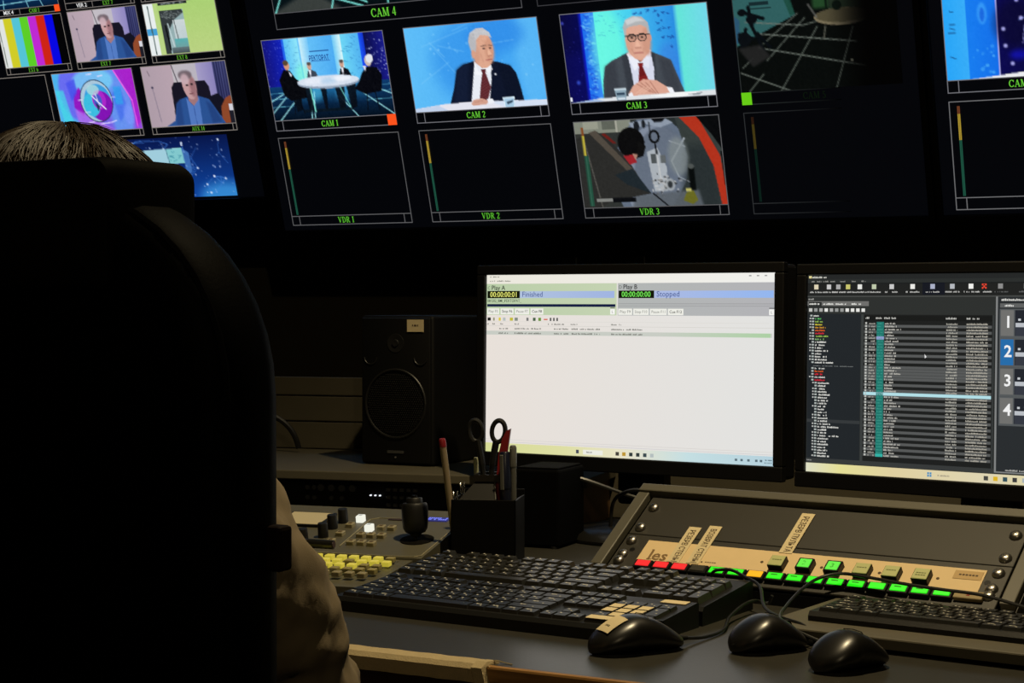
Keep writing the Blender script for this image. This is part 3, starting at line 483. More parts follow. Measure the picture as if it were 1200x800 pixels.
GL = {
    'C': (.78, _arc(.42, .5, .34, .46, 40, 320, .07, .16) + _bar(.70, .66, .70, .96, .06) + _bar(.70, .06, .70, .3, .04)),
    'A': (.82, _bar(.12, .03, .40, .97, .07) + _bar(.40, .98, .70, .03, .15) + _bar(.22, .34, .58, .34, .07) + _ser(.12, .03) + _ser(.70, .03)),
    'M': (1.0, _stem(.16, w=.08) + _bar(.20, .97, .50, .05, .15) + _bar(.50, .05, .80, .97, .07) + _stem(.84)),
    'V': (.82, _bar(.14, .97, .42, .03, .15) + _bar(.42, .03, .70, .97, .07) + _ser(.14, .97) + _ser(.70, .97)),
    'D': (.84, _stem(.20) + _arc(.30, .5, .42, .465, -90, 90, .07, .15)),
    'R': (.82, _stem(.20) + _arc(.36, .74, .24, .225, -90, 90, .07, .14) + _bar(.22, .965, .38, .965, .07) + _bar(.22, .515, .38, .515, .07) + _bar(.42, .5, .70, .03, .14) + _ser(.74, .03)),
    'E': (.72, _stem(.18) + _bar(.18, .965, .62, .965, .07) + _bar(.18, .5, .5, .5, .07) + _bar(.18, .035, .64, .035, .07) + _bar(.62, .76, .62, .97, .05) + _bar(.64, .03, .64, .24, .05)),
    'X': (.82, _bar(.14, .97, .68, .03, .14) + _bar(.66, .97, .16, .03, .07) + _ser(.14, .97) + _ser(.68, .03) + _ser(.66, .97) + _ser(.16, .03)),
    'T': (.74, _stem(.37) + _bar(.06, .965, .68, .965, .07) + _bar(.06, .76, .06, .98, .05) + _bar(.68, .76, .68, .98, .05)),
    'U': (.84, _bar(.2, .97, .2, .3, .14) + _bar(.66, .97, .66, .3, .07) + _arc(.43, .3, .23, .26, 180, 360, .08, .11) + _ser(.2, .97) + _ser(.66, .97)),
    'I': (.36, _stem(.18)),
    '1': (.5, _stem(.26) + _bar(.08, .86, .26, .97, .06)),
    '2': (.56, _arc(.27, .72, .20, .24, -20, 170, .08, .15) + _bar(.44, .62, .08, .06, .11) + _bar(.06, .05, .5, .05, .1) + _bar(.5, .04, .5, .2, .05)),
    '3': (.56, _arc(.25, .74, .19, .21, -90, 150, .07, .15) + _arc(.24, .28, .23, .25, -150, 90, .07, .15)),
    '4': (.58, _bar(.40, 0, .40, 1, .14) + _bar(.40, .97, .05, .30, .07) + _bar(.04, .28, .54, .28, .08)),
    '5': (.56, _arc(.25, .32, .23, .29, -150, 110, .07, .15) + _bar(.12, .55, .16, .96, .07) + _bar(.14, .93, .48, .93, .12)),
    '6': (.56, _arc(.28, .32, .2, .29, 0, 360, .07, .14) + _arc(.42, .40, .34, .56, 110, 190, .07, .12)),
    '7': (.56, _bar(.06, .93, .5, .93, .12) + _bar(.48, .92, .22, 0, .13)),
    '8': (.56, _arc(.27, .75, .17, .21, 0, 360, .08, .12) + _arc(.27, .27, .21, .24, 0, 360, .08, .14)),
    ' ': (.34, []),
}
def serif(cm, s, x, z, h, col, layer=2):
    for ch in s:
        w, qs = GL[ch]
        for q in qs: cm.quad([(x + a * h * .92, z + b * h) for a, b in q], col, layer)
        x += (w + .05) * h * .92
def serif_w(s, h): return sum(GL[c][0] + .05 for c in s) * h * .92

# ------------------------------------------------------------------ room
def wallbox(name, c, d, m): return struct(MB().box(c, d).obj(name, m))
wallbox('floor', (-1.1, 1.2, -.05), (7.4, 6.2, .1), M['floor'])
wallbox('ceiling', (-1.1, 1.2, 2.95), (7.4, 6.2, .1), M['ceil'])
wallbox('wall_back', (-1.1, 4.2, 1.45), (7.4, .1, 2.9), M['wall'])
wallbox('wall_front', (-1.1, -1.8, 1.45), (7.4, .1, 2.9), M['wall'])
wallbox('wall_left', (-4.75, 1.2, 1.45), (.1, 6.1, 2.9), M['wall'])
wallbox('wall_right', (2.55, 1.2, 1.45), (.1, 6.1, 2.9), M['wall'])
for nm, c, d in (('baseboard_back', (-1.1, 4.14, .05), (7.2, .02, .1)), ('baseboard_left', (-4.69, 1.2, .05), (.02, 5.9, .1)), ('baseboard_right', (2.49, 1.2, .05), (.02, 5.9, .1))):
    wallbox(nm, c, d, M['blkm'])
# ceiling spot lamp over the desk, plus an added fill spot
def spotlight(label, pos, aim, power, size):
    lt = thing('ceiling_spotlight', label, 'lamp', (pos[0], pos[1], 2.9), group='ceiling spotlights')
    dv = (Vector(aim) - Vector(pos)).normalized(); q0 = Vector(pos) - Vector((pos[0], pos[1], 2.9))
    MB().cyl((0, 0, -.02), (0, 0, 0), .05).obj('ceiling_plate', M['blk'], lt, True)
    MB().cyl((0, 0, -.2), (0, 0, -.01), .008).obj('stem', M['blk'], lt, True)
    MB().cyl(q0 - dv * .12, q0 - dv * .004, .035, .05, 24).obj('lamp_shade', M['blkm'], lt, True)
    MB().cyl(q0 - dv * .004, q0 - dv * .002, .034, .034, 24).obj('bulb', mat('bulb_glow', (.8, .8, .8), .4, emit=(1, .75, .45), estr=4), lt)
    ld = bpy.data.lights.new('spot_beam', 'SPOT'); ld.energy = power; ld.color = LAMP_COL; ld.spot_size = R(size); ld.spot_blend = 1.0; ld.shadow_soft_size = .03
    lo = bpy.data.objects.new('spot_beam', ld); COL.objects.link(lo); lo.parent = lt; lo.location = q0 + dv * .01; lo.rotation_euler = dv.to_track_quat('-Z', 'Y').to_euler()
spotlight('black ceiling spotlight above the desk', LAMP_POS, LAMP_AIM, LAMP_POWER, 92)
spotlight('black ceiling spotlight added as unseen fill light at the rear of the room', FILL_POS, FILL_AIM, FILL_POWER, 80)  # invented lamp, added to lift the dark back wall and the ambient level

# ------------------------------------------------------------------ wall displays
K = 1.1; GREY = (112, 112, 118); GRN = (104, 204, 56); DG = (88, 90, 96)
TAU = 0.2892; OX, OY, OZ = -2.6481, 3.52, 1.7611
def display(name, label, u0, u1, v0, v1, bez):
    # active area u0..u1, v0..v1 (v grows downwards) in display-plane metres
    t = thing(name, label, 'display', (OX, OY, OZ), (TAU, 0, 0), 'wall displays')
    MB().box(((u0 + u1) / 2, .035, -(v0 + v1) / 2), (u1 - u0 + 2 * bez - .004, .05, v1 - v0 + 2 * bez - .004), .006).obj('housing', M['blkm'], t)
    MB().box(((u0 + u1) / 2, .004, -(v0 + v1) / 2), (u1 - u0, .006, v1 - v0)).obj('screen_glass', M['glass'], t)
    for nm, c, d in (('bezel', ((u0 + u1) / 2, 0, -v0 + bez / 2), (u1 - u0 + 2 * bez, .02, bez)), ('bezel', ((u0 + u1) / 2, 0, -v1 - bez / 2), (u1 - u0 + 2 * bez, .02, bez)),
                     ('bezel', (u0 - bez / 2, 0, -(v0 + v1) / 2), (bez, .02, v1 - v0)), ('bezel', (u1 + bez / 2, 0, -(v0 + v1) / 2), (bez, .02, v1 - v0))):
        MB().box(c, d, .002).obj(nm, M['bezel'], t)
    return t
LW = .0018
def tile(par, u0, u1, v0, vp, v1, cap='', img=None, top=None, tally=None, cells=(.022, .022), capx=.46, col=GREY, ch=.0145, capcol=GRN, meter=False, mdim=1.0, fade=False):
    """tile outline u0..u1, v0..v1 with the picture down to vp and the caption bar below it"""
    y = 0.0
    cm = CM(y); w = LW
    if fade:   # tile lines fade to black towards the right
        um = u0 + (u1 - u0) * .62; k0 = (0, 0, 0)
        for z in (-v1, -vp - w, -v0 - w): cm.quad([(u0, z), (um, z), (um, z + w), (u0, z + w)], [col, k0, k0, col], 6)
        cm.rect(u0, -v1, u0 + w, -v0, col, 6)
    else:
        cm.frame(u0, -v1, u1, -v0, w, col, 6); cm.rect(u0, -vp - w, u1, -vp, col, 6)
    if cells[0]: cm.rect(u0 + cells[0], -v1, u0 + cells[0] + w, -vp, col, 6)
    if cells[1]: cm.rect(u1 - cells[1], -v1, u1 - cells[1] + w, -vp, col, 6)
    t = cm.obj('multiview_tile', par)
    if img is not None: picture('picture', img, u0 + w * .5, -vp, u1 - w * .5, -v0 - w * .3, t, y - .0005)
    if cap:
        c2 = CM(y); wd = serif_w(cap, ch); serif(c2, cap, u0 + (u1 - u0) * capx - wd / 2, -(vp + v1) / 2 - ch / 2, ch, capcol, 7); c2.obj('caption', t)
    if tally:
        c3 = CM(y); a, b, cc = tally; c3.rect(a, -v1, b, -vp, cc, 7); c3.obj('tally_light', t)
    if meter:
        c4 = CM(y); mx = u0 + .0165; d = lambda c: tuple(int(k * mdim) for k in c)
        h = vp - v0
        for k in range(2):
            x = mx + k * .0030
            c4.rect(x, -v0 - h * .13, x + .0023, -v0 - h * .05, d((112, 62, 36)), 7); c4.rect(x, -v0 - h * .40, x + .0023, -v0 - h * .13, d((172, 146, 50)), 7); c4.rect(x, -v0 - h * .985, x + .0023, -v0 - h * .40, d((30, 84, 66)), 7)
        c4.obj('level_meter', t)
    return t
pc, tw, pr_, hl = .3705 * K, .3197 * K, .2188 * K, .0241 * K
th = tw * 9 / 16
dc = display('multiview_display', 'large wall display showing CAM and VDR tiles, CAM 2 in the middle', -.028, 1.607, -.445, .475, .013)
for i, (cap, fn) in enumerate((('CAM 1', pic_cam1), ('CAM 2', pic_cam2), ('CAM 3', pic_cam3), ('CAM 5', pic_cam5))):
    u = i * pc; tl = None; cells = (.022, .022); capcol = GRN; col = GREY
    if i == 0: tl = (u + tw - .0245, u + tw, (252, 84, 30)); cells = (.022, 0)
    if i == 3: tl = (u, u + .0225, (104, 204, 24)); cells = (0, 0); capcol = (10, 22, 9); col = (44, 48, 48)
    tile(dc, u, u + tw, 0, th, th + hl, cap, fn(), tally=tl, cells=cells, capcol=capcol, col=col, fade=i == 3)
img3 = pic_vdr3()
for i in range(4):
    u = i * pc
    tile(dc, u, u + tw, pr_, pr_ + th, pr_ + th + hl * .92, 'VDR %d' % (i + 1) if i < 3 else '', img3 if i == 2 else None, col=(96, 96, 98) if i < 3 else (46, 48, 50), capcol=(92, 190, 50), meter=i != 2, mdim=1.0 if i < 3 else .42, cells=(.022, .022) if i < 3 else (0, 0), fade=i == 3)
tile(dc, .053, .727, -.434, -.0605, -.0215, 'CAM 4', pic_cam4(), cells=(0, 0), ch=.020, col=(84, 84, 88))
tile(dc, .765, 1.44, -.434, -.055, -.0215, '', None, cells=(0, 0), col=(60, 60, 64))
c = CM(0); c.text('РЕКТОРАТ', tw * .375, -th * .295, .017, (24, 62, 142), 8, .02, tw * .165); lg = c.obj('backdrop_logo', [o for o in dc.children if o.name.startswith('multiview_tile')][0])

dr = display('multiview_display', 'wall display at the right edge of the picture showing a blue studio shot', 1.6365, 3.27, -.445, .475, .013)
ur = 1.512 * K
tile(dr, ur, ur + tw, 0, th, th + hl, 'CAM', pic_cam6(), capx=.40)
for i in range(1): tile(dr, ur + i * pc, ur + i * pc + tw, pr_, pr_ + th, pr_ + th + hl, 'VDR', None, meter=True, col=(110, 110, 112))

dl = display('multiview_display', 'wall display behind the chair showing colour bars and a man in blue', -1.60, -.066, -.50, .386, .013)
def kt(u0, u1, v0, vp, v1, *a, **k): return tile(dl, u0 * K, u1 * K, v0 * K, vp * K, v1 * K, *a, **k)
caller = pic_caller()
ex = dict(cells=(.013, .013), ch=.0105, capcol=(100, 180, 50), col=(130, 124, 118))
for j, (nm, im) in enumerate((('EXT 6', pic_bars()), ('EXT 7', caller), ('EXT 8', pic_page()))):
    u1 = -.105 - (2 - j) * .2262
    kt(u1 - .208, u1, -.1045, .0135, .0305, nm, im, capx=.42, **ex)
    kt(u1 - .208, u1, -.2425, -.1245, -.1085, ('CAM 1', 'EXT 7', '')[j], pic_mix() if j == 0 else None, capx=.62, cells=(.09 if j < 2 else .013, .013), ch=.0105, capcol=(100, 180, 50), col=(120, 114, 110), tally=((u1 - .016) * K, u1 * K, (252, 84, 30)) if j == 0 else None)
kt(-.889, -.646, .036, .178, .1955, '', None, **ex)
kt(-.627, -.379, .036, .178, .1955, '', pic_spin(), **ex)
kt(-.353, -.107, .036, .178, .1955, 'AUX 14', pic_caller(.97), capx=.55, **ex)
c = CM(0); c.text('MIX 4', -.735 * K, .1125 * K, .014, (230, 230, 230), 8, .01); c.text('VER 2', -.505 * K, .1125 * K, .014, (230, 230, 230), 8, .01); c.obj('source_names', dl)
picture('network_picture', pic_net(), -.60 * K, -.346 * K, -.141 * K, -.2035 * K, dl, -.0008)
# stand for the wall displays
st = thing('display_stand', 'dark steel stand carrying the wall displays', 'stand', (0, 3.86, 0))
for x in (-1.98, -1.80, -3.55, -.25): MB().box((x, 0, .98), (.06, .04, 1.96), .004).obj('post', M['metal'], st)
for z in (1.35, 1.9): MB().box((-1.9, -.035, z), (4.6, .03, .06), .004).obj('rail', M['metal'], st)
for x in (-3.55, -1.89, -.25): MB().box((x, -.02, .015), (.30, .44, .03), .006).obj('foot_plate', M['metal'], st)
for x in (-3.5, -1.9, -.2):
    for z, y0 in ((1.35, -.150), (1.9, -.305)): MB().box((x, (y0 - .05) / 2, z), (.06, abs(y0 + .05), .05), .004).obj('bracket', M['metal'], st)

# ------------------------------------------------------------------ desk
DZ = .74
dk = thing('control_desk', 'dark grey control desk with a worn wooden front edge', 'desk', (-.9, 2.2, 0))
# plan outline (world): straight front, back follows the angled left shelf
o = (-.9, 2.2)
def LP(pts): return [(x - o[0], y - o[1]) for x, y in pts]
FY = 1.672
MB().prism(LP([(-2.75, FY), (.55, FY - .02), (.55, 2.95), (-1.25, 2.95), (-2.75, 2.65)]), DZ - .018, DZ).obj('desktop', M['desk'], dk)
MB().box((-.1 - o[0] - .0, FY - .011 - .006 - o[1], DZ - .0095), (1.70, .010, .019), .003, rot=(0, 0, -.006)).obj('edge_band', M['edge'], dk)
MB().box((-1.95 - o[0], FY - .006 - o[1], DZ - .0095), (1.60, .010, .019), .003).obj('edge_band', M['edge'], dk)
# bare chipboard repair strip with frayed tape ends
sp = MB(); n = 14
rings = []
for i in range(n + 1):
    t = i / n; x = -1.139 + t * .186; w = .0003 * math.sin(i * 1.7); y = FY - .018 + .0003 * math.sin(i * 2.3)
    rings.append([(x - o[0], y - o[1] - .003, DZ - .0185 + w), (x - o[0], y + .014 - o[1], DZ - .0195), (x - o[0], y + .020 - o[1], DZ + .0025 + w), (x - o[0], y + .002 - o[1], DZ + .001 + w * .5), (x - o[0], y - .003 - o[1], DZ - .004)])
sp.rings(rings); sp.obj('repair_strip', M['strip'], dk)
fr = MB()
for sgn, x0 in ((1, -.953), (-1, -1.139)):
    for k in range(26 if sgn > 0 else 8):
        a = Vector((x0 - o[0] + random.uniform(-.004, .004), FY - .016 - o[1] + random.uniform(-.003, .018), DZ - random.uniform(-.002, .022)))
        d = Vector((sgn * random.uniform(.2, 1), random.uniform(-.5, .6), random.uniform(-.5, .9))).normalized()
        L = random.uniform(.004, .012); fr.tube([a, a + d * L * .5 + Vector((0, 0, .001)), a + d * L + Vector((0, 0, -.0015))], .00045, 4)
fr.tube(smooth_path([(-.952 - o[0], FY - o[1], DZ + .001), (-.944 - o[0], FY - .004 - o[1], DZ + .004), (-.936 - o[0], FY + .002 - o[1], DZ + .0012), (-.926 - o[0], FY - .001 - o[1], DZ + .001)]), .0007, 5)
fr.obj('frayed_threads', M['strip'], dk)
rl = MB(); rl.rings([[(-.953 - o[0] + dx + .006 * math.sin(a), FY - .010 - o[1] + yy, DZ - .010 + zz) for a, yy, zz in ((0, -.013, -.013), (1, .0, -.013), (2, .013, .008), (3, .011, .013), (4, -.002, .0135), (5, -.013, .008))] for dx in (-.006, -.002, .004, .007)]); rl.obj('frayed_end', M['strip'], dk)
MB().box((-.9 - .2 - o[0] + .0, 2.02 - o[1], .40), (3.1, .03, .60), .003).obj('modesty_panel', M['under'], dk)
MB().box((-1.1 - o[0], FY + .035 - o[1], DZ - .059), (3.2, .022, .082), .002).obj('front_apron', M['under'], dk)
for x in (-2.6, -1.1, .45): MB().box((x - o[0], 2.25 - o[1], .355), (.04, .85, .71), .003).obj('leg', M['under'], dk)
# raised shelf at the left back with its back panel (turned a little towards the operator)
sh = thing('rear_shelf', 'brown raised shelf under the loudspeaker', 'shelf', (-1.604, 2.6417, 0), R(11.7))
MB().box((-.42, .215, .822), (1.36, .43, .016), .002).obj('shelf_board', M['shelf'], sh)
for x in (-1.08, .24): MB().box((x, .21, .777), (.018, .40, .073), .002).obj('side_support', M['under'], sh)
bp = thing('desk_upstand', 'dark brown boarded upstand behind the loudspeaker', 'upstand', (-1.604, 2.6417, 0), R(11.7))
for k, (z0, z1) in enumerate(((.831, .884), (.887, .936), (.939, .975))): MB().box((-.42, .442 + .004 * (k == 2), (z0 + z1) / 2), (1.36, .018, z1 - z0), .0015).obj('board', M['panelw'], bp)
for x in (-1.0, -.42, .16): MB().box((x, .462, .83), (.03, .018, .28), .002).obj('batten', M['under'], bp)
# equipment under the shelf
eq = thing('rack_unit', 'black rack unit with rows of small buttons below the shelf', 'rack unit', (-1.604, 2.6417, DZ), R(11.7))
MB().box((-.36, .16, .036), (1.0, .26, .068), .003).obj('case', M['blk'], eq)
F = .028
for i in range(5):
    for j in range(3): MB().box((-.108 + i * .0125, F, .058 - j * .0135), (.0075, .008, .006), .001, 1).obj('button', mat('dim_button', (.055, .055, .055), .5), eq)
for i in range(3): MB().box((-.142 + i * .0088, F, .047), (.0024, .005, .0022)).obj('indicator', glow('white_led', (235, 240, 250), 1.2), eq)
for i, x in enumerate((-.262, -.249, -.236, -.216, -.196, -.176)): MB().cyl((x, F - .004, .058), (x, .034, .058), .0042 if i < 2 else .0062, n=14).obj('knob', mat('grey_knob', (.05, .05, .05), .45), eq, True)
for i, x in enumerate((-.262, -.249, -.216, -.196)): MB().cyl((x, F - .004, .040), (x, .034, .040), .004, n=12).obj('knob', MATS['grey_knob'], eq, True)

# ------------------------------------------------------------------ desk monitors
def monitor(label, loc, rz, tau, ui, stand=True):
    t = thing('computer_monitor', label, 'monitor', loc, (tau, 0, rz), 'desk monitors')
    w, h = .531, .2987; b, bb = .0165, .024
    MB().box((w / 2, .028, -h / 2 - .004), (w + 2 * b - .004, .045, h + b + bb - .004), .006).obj('housing', M['blkm'], t)
    for c, d in (((w / 2, .001, b / 2), (w + 2 * b, .016, b)), ((w / 2, .001, -h - bb / 2), (w + 2 * b, .016, bb)), ((-b / 2, .001, -h / 2), (b, .016, h)), ((w + b / 2, .001, -h / 2), (b, .016, h))):
        MB().box(c, d, .002).obj('bezel', M['bezel'], t)
    MB().box((w / 2, .004, -h / 2), (w, .004, h)).obj('screen_glass', M['glass'], t)
    sc = ui(w, h); sc.name = 'screen_picture'; sc.parent = t
    nk = MB(); nk.box((w / 2, .075, -h / 2 - .10), (.085, .035, .26), .006); nk.obj('stand_neck', M['blk'], t)
    up = Euler((tau, 0, 0)).to_matrix().to_4x4().inverted()
    zb = DZ - loc[2]
    m2 = MB(up); m2.lathe([(.0, zb), (.125, zb), (.128, zb + .006), (.12, zb + .014), (.05, zb + .026), (.0, zb + .027)], 32, (w / 2, .05, 0)); m2.obj('stand_base', M['blkg'], t, True)
    return t
def ui_playout(w, h):
    c = CM(0.0); B = lambda x0, y0, x1, y1, col, L=1: c.rect(x0 * w, -y1 * h, x1 * w, -y0 * h, col, L)
    T = lambda s, x, y, sz, col, L=3, b=0.0, wd=None: c.text(s, x * w, -y * h, sz * h, col, L, b, wd * w if wd else None)
    def G(x0, y0, x1, y1, a, b_, L=1): c.quad([(x0 * w, -y1 * h), (x1 * w, -y1 * h), (x1 * w, -y0 * h), (x0 * w, -y0 * h)], [a, b_, b_, a], L)
    G(0, 0, 1, .95, (232, 224, 217), (226, 226, 224)); G(0, .0, 1, .048, (236, 232, 220), (240, 240, 236), 2)
    c.micro(.012 * w, .05 * w, -.014 * h, .008 * h, (120, 120, 110), 3); c.micro(.012 * w, .09 * w, -.038 * h, .009 * h, (140, 140, 130), 3)
    for x in (.915, .94, .965): B(x, .012, x + .008, .018, (150, 150, 150), 3)
    G(0, .050, .474, .225, (186, 206, 168), (196, 210, 178), 2); G(.478, .050, 1, .225, (178, 182, 180), (178, 178, 182), 2)
    T('C', .003, .082, .026, (60, 70, 60)); T('Play A', .018, .084, .036, (40, 50, 40), b=.012); T('D', .481, .080, .026, (70, 70, 70)); T('Play B', .496, .082, .036, (40, 40, 42), b=.012)
    for x0, x1, st_, cc, nm in ((.003, .466, '00:00:00:01', (236, 240, 120), 'Finished'), (.481, .994, '00:00:00:00', (120, 240, 90), 'Stopped')):
        G(x0 + .122, .092, x1, .130, (176, 194, 222) if x0 < .1 else (172, 186, 226), (160, 180, 226) if x0 < .1 else (146, 182, 240), 3); B(x0, .090, x0 + .122, .131, (14, 20, 6), 4)
        T(st_, x0 + .010, .124, .042, cc, 5, .008, .100); T(nm, x0 + .130, .123, .042, (74, 92, 150), 5, .004)
    T('081202_BMI_РЕКТОРАТ_', .003, .153, .022, (30, 50, 36), 3, .006, .128)
    B(.002, .164, .470, .179, (20, 30, 66), 3); B(.481, .160, .994, .163, (150, 150, 152), 3); B(.481, .172, .994, .175, (156, 156, 158), 3)
    for x0, x1, s, d in ((.002, .048, 'Play F5', 0), (.053, .102, 'Stop F6', 1), (.107, .160, 'Pause F7', 0), (.165, .212, 'Cue F8', 1), (.480, .528, 'Play F9', 0), (.532, .585, 'Stop F10', 0), (.589, .646, 'Pause F11', 0), (.650, .702, 'Cue F12', 1)):
        B(x0, .188, x1, .222, (238, 238, 230), 3); T(s, x0 + .005, .212, .022, (40, 44, 40) if d else (130, 132, 126), 4, .010 if d else .004, x1 - x0 - .010)
    for x in (.452, .980): B(x, .190, x + .016, .220, (244, 244, 240), 3); T('L', x + .005, .212, .020, (90, 90, 90), 4); B(x, .182, x + .016, .186, (60, 60, 60), 3)
    for x, col, wd in ((.004, (30, 30, 30), .012), (.025, (150, 150, 120), .006), (.046, (220, 200, 60), .008), (.062, (180, 190, 190), .010), (.088, (196, 188, 60), .012), (.106, (130, 140, 130), .012), (.150, (120, 120, 120), .008), (.174, (70, 100, 70), .010), (.194, (110, 150, 60), .010), (.236, (90, 90, 90), .006), (.248, (90, 90, 90), .006), (.260, (90, 90, 90), .006)): B(x, .240, x + wd, .258, col, 3)
    B(.214, .246, .228, .253, (214, 96, 80), 3); B(0, .286, 1, .288, (206, 204, 198), 2)
    for x, l in ((.002, .008), (.022, .010), (.048, .018), (.106, .016), (.230, .016), (.252, .036), (.312, .024), (.455, .036)): c.micro(x * w, (x + l) * w, -.280 * h, .010 * h, (126, 126, 120), 3)
    B(0, .315, .99, .337, (200, 204, 196), 2); G(.62, .315, .985, .337, (200, 204, 196), (172, 208, 164), 3)
    for y in (.306, .332):
        for x, l in ((.046, .036), (.106, .098), (.252, .052), (.312, .104), (.456, .108)): c.micro(x * w, (x + l) * w, -y * h, .0105 * h, (112, 112, 106), 3, dens=.85)
    B(0, .262, .98, .2635, (214, 212, 206), 2); B(0, .928, 1, .931, (214, 210, 206), 2); B(0, .941, 1, .944, (206, 204, 206), 2)
    for x0, x1, a, b_ in ((0, .3, (214, 218, 150), (222, 222, 164)), (.3, .5, (222, 222, 164), (232, 226, 200)), (.5, .72, (232, 226, 200), (196, 222, 226)), (.72, 1, (196, 222, 226), (180, 208, 220))): G(x0, .95, x1, 1, a, b_, 2)
    B(.335, .966, .345, .986, (70, 74, 90), 3); B(.36, .964, .43, .990, (236, 236, 226), 3); c.micro(.372 * w, .395 * w, -.981 * h, .010 * h, (150, 150, 150), 4)
    for x, col in ((.475, (70, 66, 60)), (.498, (190, 150, 50)), (.522, (50, 60, 60)), (.546, (50, 60, 60)), (.57, (60, 76, 80)), (.594, (180, 190, 190))): B(x, .967, x + .012, .987, col, 3)
    for x in (.875, .893, .915, .94, .955): B(x, .970, x + .008, .982, (90, 110, 120), 3)
    c.micro(.972 * w, .994 * w, -.974 * h, .008 * h, (60, 80, 90), 3); c.micro(.970 * w, .994 * w, -.988 * h, .008 * h, (60, 80, 90), 3)
    return c.obj('screen_picture', None)
def ui_newsroom(w, h):
    rg = random.Random(3); w *= .895; full = 1 / .895
    c = CM(0.0); B = lambda x0, y0, x1, y1, col, L=1: c.rect(x0 * w, -y1 * h, (full if x1 == 1 else x1) * w, -y0 * h, col, L)
    T = lambda s, x, y, sz, col, L=3, b=0.0, wd=None: c.text(s, x * w, -y * h, sz * h, col, L, b, wd * w if wd else None)
    mi = lambda x0, x1, y, hh, col, L=4, dens=.85: c.micro(x0 * w, x1 * w, -y * h, hh * h, col, L, rg, dens)
    B(0, 0, 1, .955, (44, 47, 46)); B(0, 0, 1, .024, (38, 40, 40), 2); B(.004, .006, .014, .018, (226, 214, 150), 3); mi(.016, .066, .018, .011, (215, 215, 205))
    for x in (.010, .033, .056, .08, .115, .152, .186): mi(x, x + .017, .038, .008, (150, 150, 145))
    B(0, .042, 1, .104, (30, 32, 32), 2); B(.395, .044, .468, .102, (18, 22, 32), 3)
    for x, col in ((.03, (220, 210, 180)), (.075, (200, 200, 200)), (.108, (170, 170, 170)), (.142, (200, 196, 110)), (.183, (230, 230, 225)), (.232, (190, 200, 170)), (.292, (200, 200, 200)), (.362, (235, 235, 230)), (.428, (170, 176, 200)), (.492, (180, 184, 190)), (.552, (240, 240, 236)), (.594, (230, 70, 50)), (.645, (140, 140, 140)), (.725, (150, 150, 150)), (.80, (150, 150, 150)), (.87, (150, 150, 150))):
        B(x - .007, .050, x + .008, .074, col, 4)
        if x == .594: B(x - .002, .052, x + .003, .058, (30, 32, 32), 5); B(x - .007, .058, x - .002, .066, (30, 32, 32), 5); B(x + .003, .058, x + .008, .066, (30, 32, 32), 5); B(x - .002, .068, x + .003, .075, (30, 32, 32), 5)
        mi(x - .022, x + .024, .092, .009, (190, 190, 186) if x < .62 else (96, 98, 98))
    B(0, .108, 1, .112, (78, 80, 78), 2); mi(.003, .022, .128, .010, (160, 160, 156)); B(0, .134, .215, .158, (110, 110, 108), 2); B(.004, .138, .05, .158, (40, 42, 42), 3)
    for x in (.006, .056, .100, .152): mi(x, x + .036, .152, .010, (236, 236, 230))
    for i in range(11): B(.005 + i * .0185, .170, .017 + i * .0185, .187, rg.choice([(200, 200, 196), (150, 152, 150), (230, 230, 226), (170, 170, 168)]), 3)
    B(.002, .198, .188, .930, (32, 37, 41), 2); B(.19, .20, .197, .93, (58, 62, 62), 2); B(.002, .732, .188, .748, (52, 56, 58), 3)
    cols = {0: (220, 220, 214), 1: (90, 190, 100), 2: (150, 190, 80), 3: (222, 206, 60), 4: (216, 150, 40), 5: (226, 96, 30), 6: (220, 40, 60), 7: (140, 190, 120)}
    seq = [0, 1, 2, 3, 4, 5, 6, 2, 7, 0, 0, 0, 0, 0, 0, 0, 0, 0, 0, 5, 6, 0, 6, 0] + [0] * 26
    n = len(seq)
    for i, k in enumerate(seq):
        y = .212 + i * .0148; ind = .010 if i == 0 else (.016 if i < 23 else .028); L = rg.uniform(.020, .046)
        if y > .925: break
        if i == 17: mi(ind + .006, .165, y, .005, (120, 124, 124)); continue
        if i in (16, 38, 41): L = rg.uniform(.06, .08)
        if rg.random() < .6: B(ind - .008, y - .009, ind - .003, y - .002, (190, 192, 188), 4)
        B(ind, y - .009, ind + .008, y - .001, (176, 184, 180), 4); mi(ind + .012, ind + .012 + L, y, .0098, cols[k])
    B(.200, .20, .63, .930, (28, 30, 30), 2); B(.200, .205, .62, .230, (22, 24, 24), 3)
    for x, l in ((.205, .012), (.240, .02), (.268, .040), (.473, .034), (.540, .040)): mi(x, x + l, .222, .012, (190, 190, 184))
    nr = 46; y0 = .236; dy = (.905 - y0) / nr
    for i in range(nr):
        y = y0 + i * dy
        if i % 2 == 1 or 15 <= i <= 18: B(.200, y, .620, y + dy * .92, (86, 88, 88) if i not in (23,) else (86, 88, 88), 3)
        sel = i == 24
        if sel: B(.200, y, .620, y + dy * 1.05, (178, 222, 230), 5)
        B(.243, y, .268, y + dy, (30, 118, 108) if not sel else (24, 110, 110), 5); mi(.246, .264, y + dy * .8, dy * .5, (60, 150, 136), 6)
        if i == 5: B(.243, y, .268, y + dy, (150, 160, 214), 6)
        if i == nr - 1: B(.243, y, .268, y + dy, (50, 180, 168), 6)
        B(.204, y + dy * .15, .210, y + dy * .8, (190, 192, 186), 5)
        if not sel:
            mi(.217, .238, y + dy * .85, dy * .66, (166, 164, 156), 5); mi(.271, .271 + rg.choice([.025, .035, .04, .05, .055, .03] + ([.1] if i == 5 else [])), y + dy * .85, dy * .66, (186, 184, 176), 5)
            mi(.475, .511, y + dy * .85, dy * .66, (172, 170, 160), 5, .95); mi(.540, .608, y + dy * .85, dy * .66, (176, 172, 160), 5, .95)
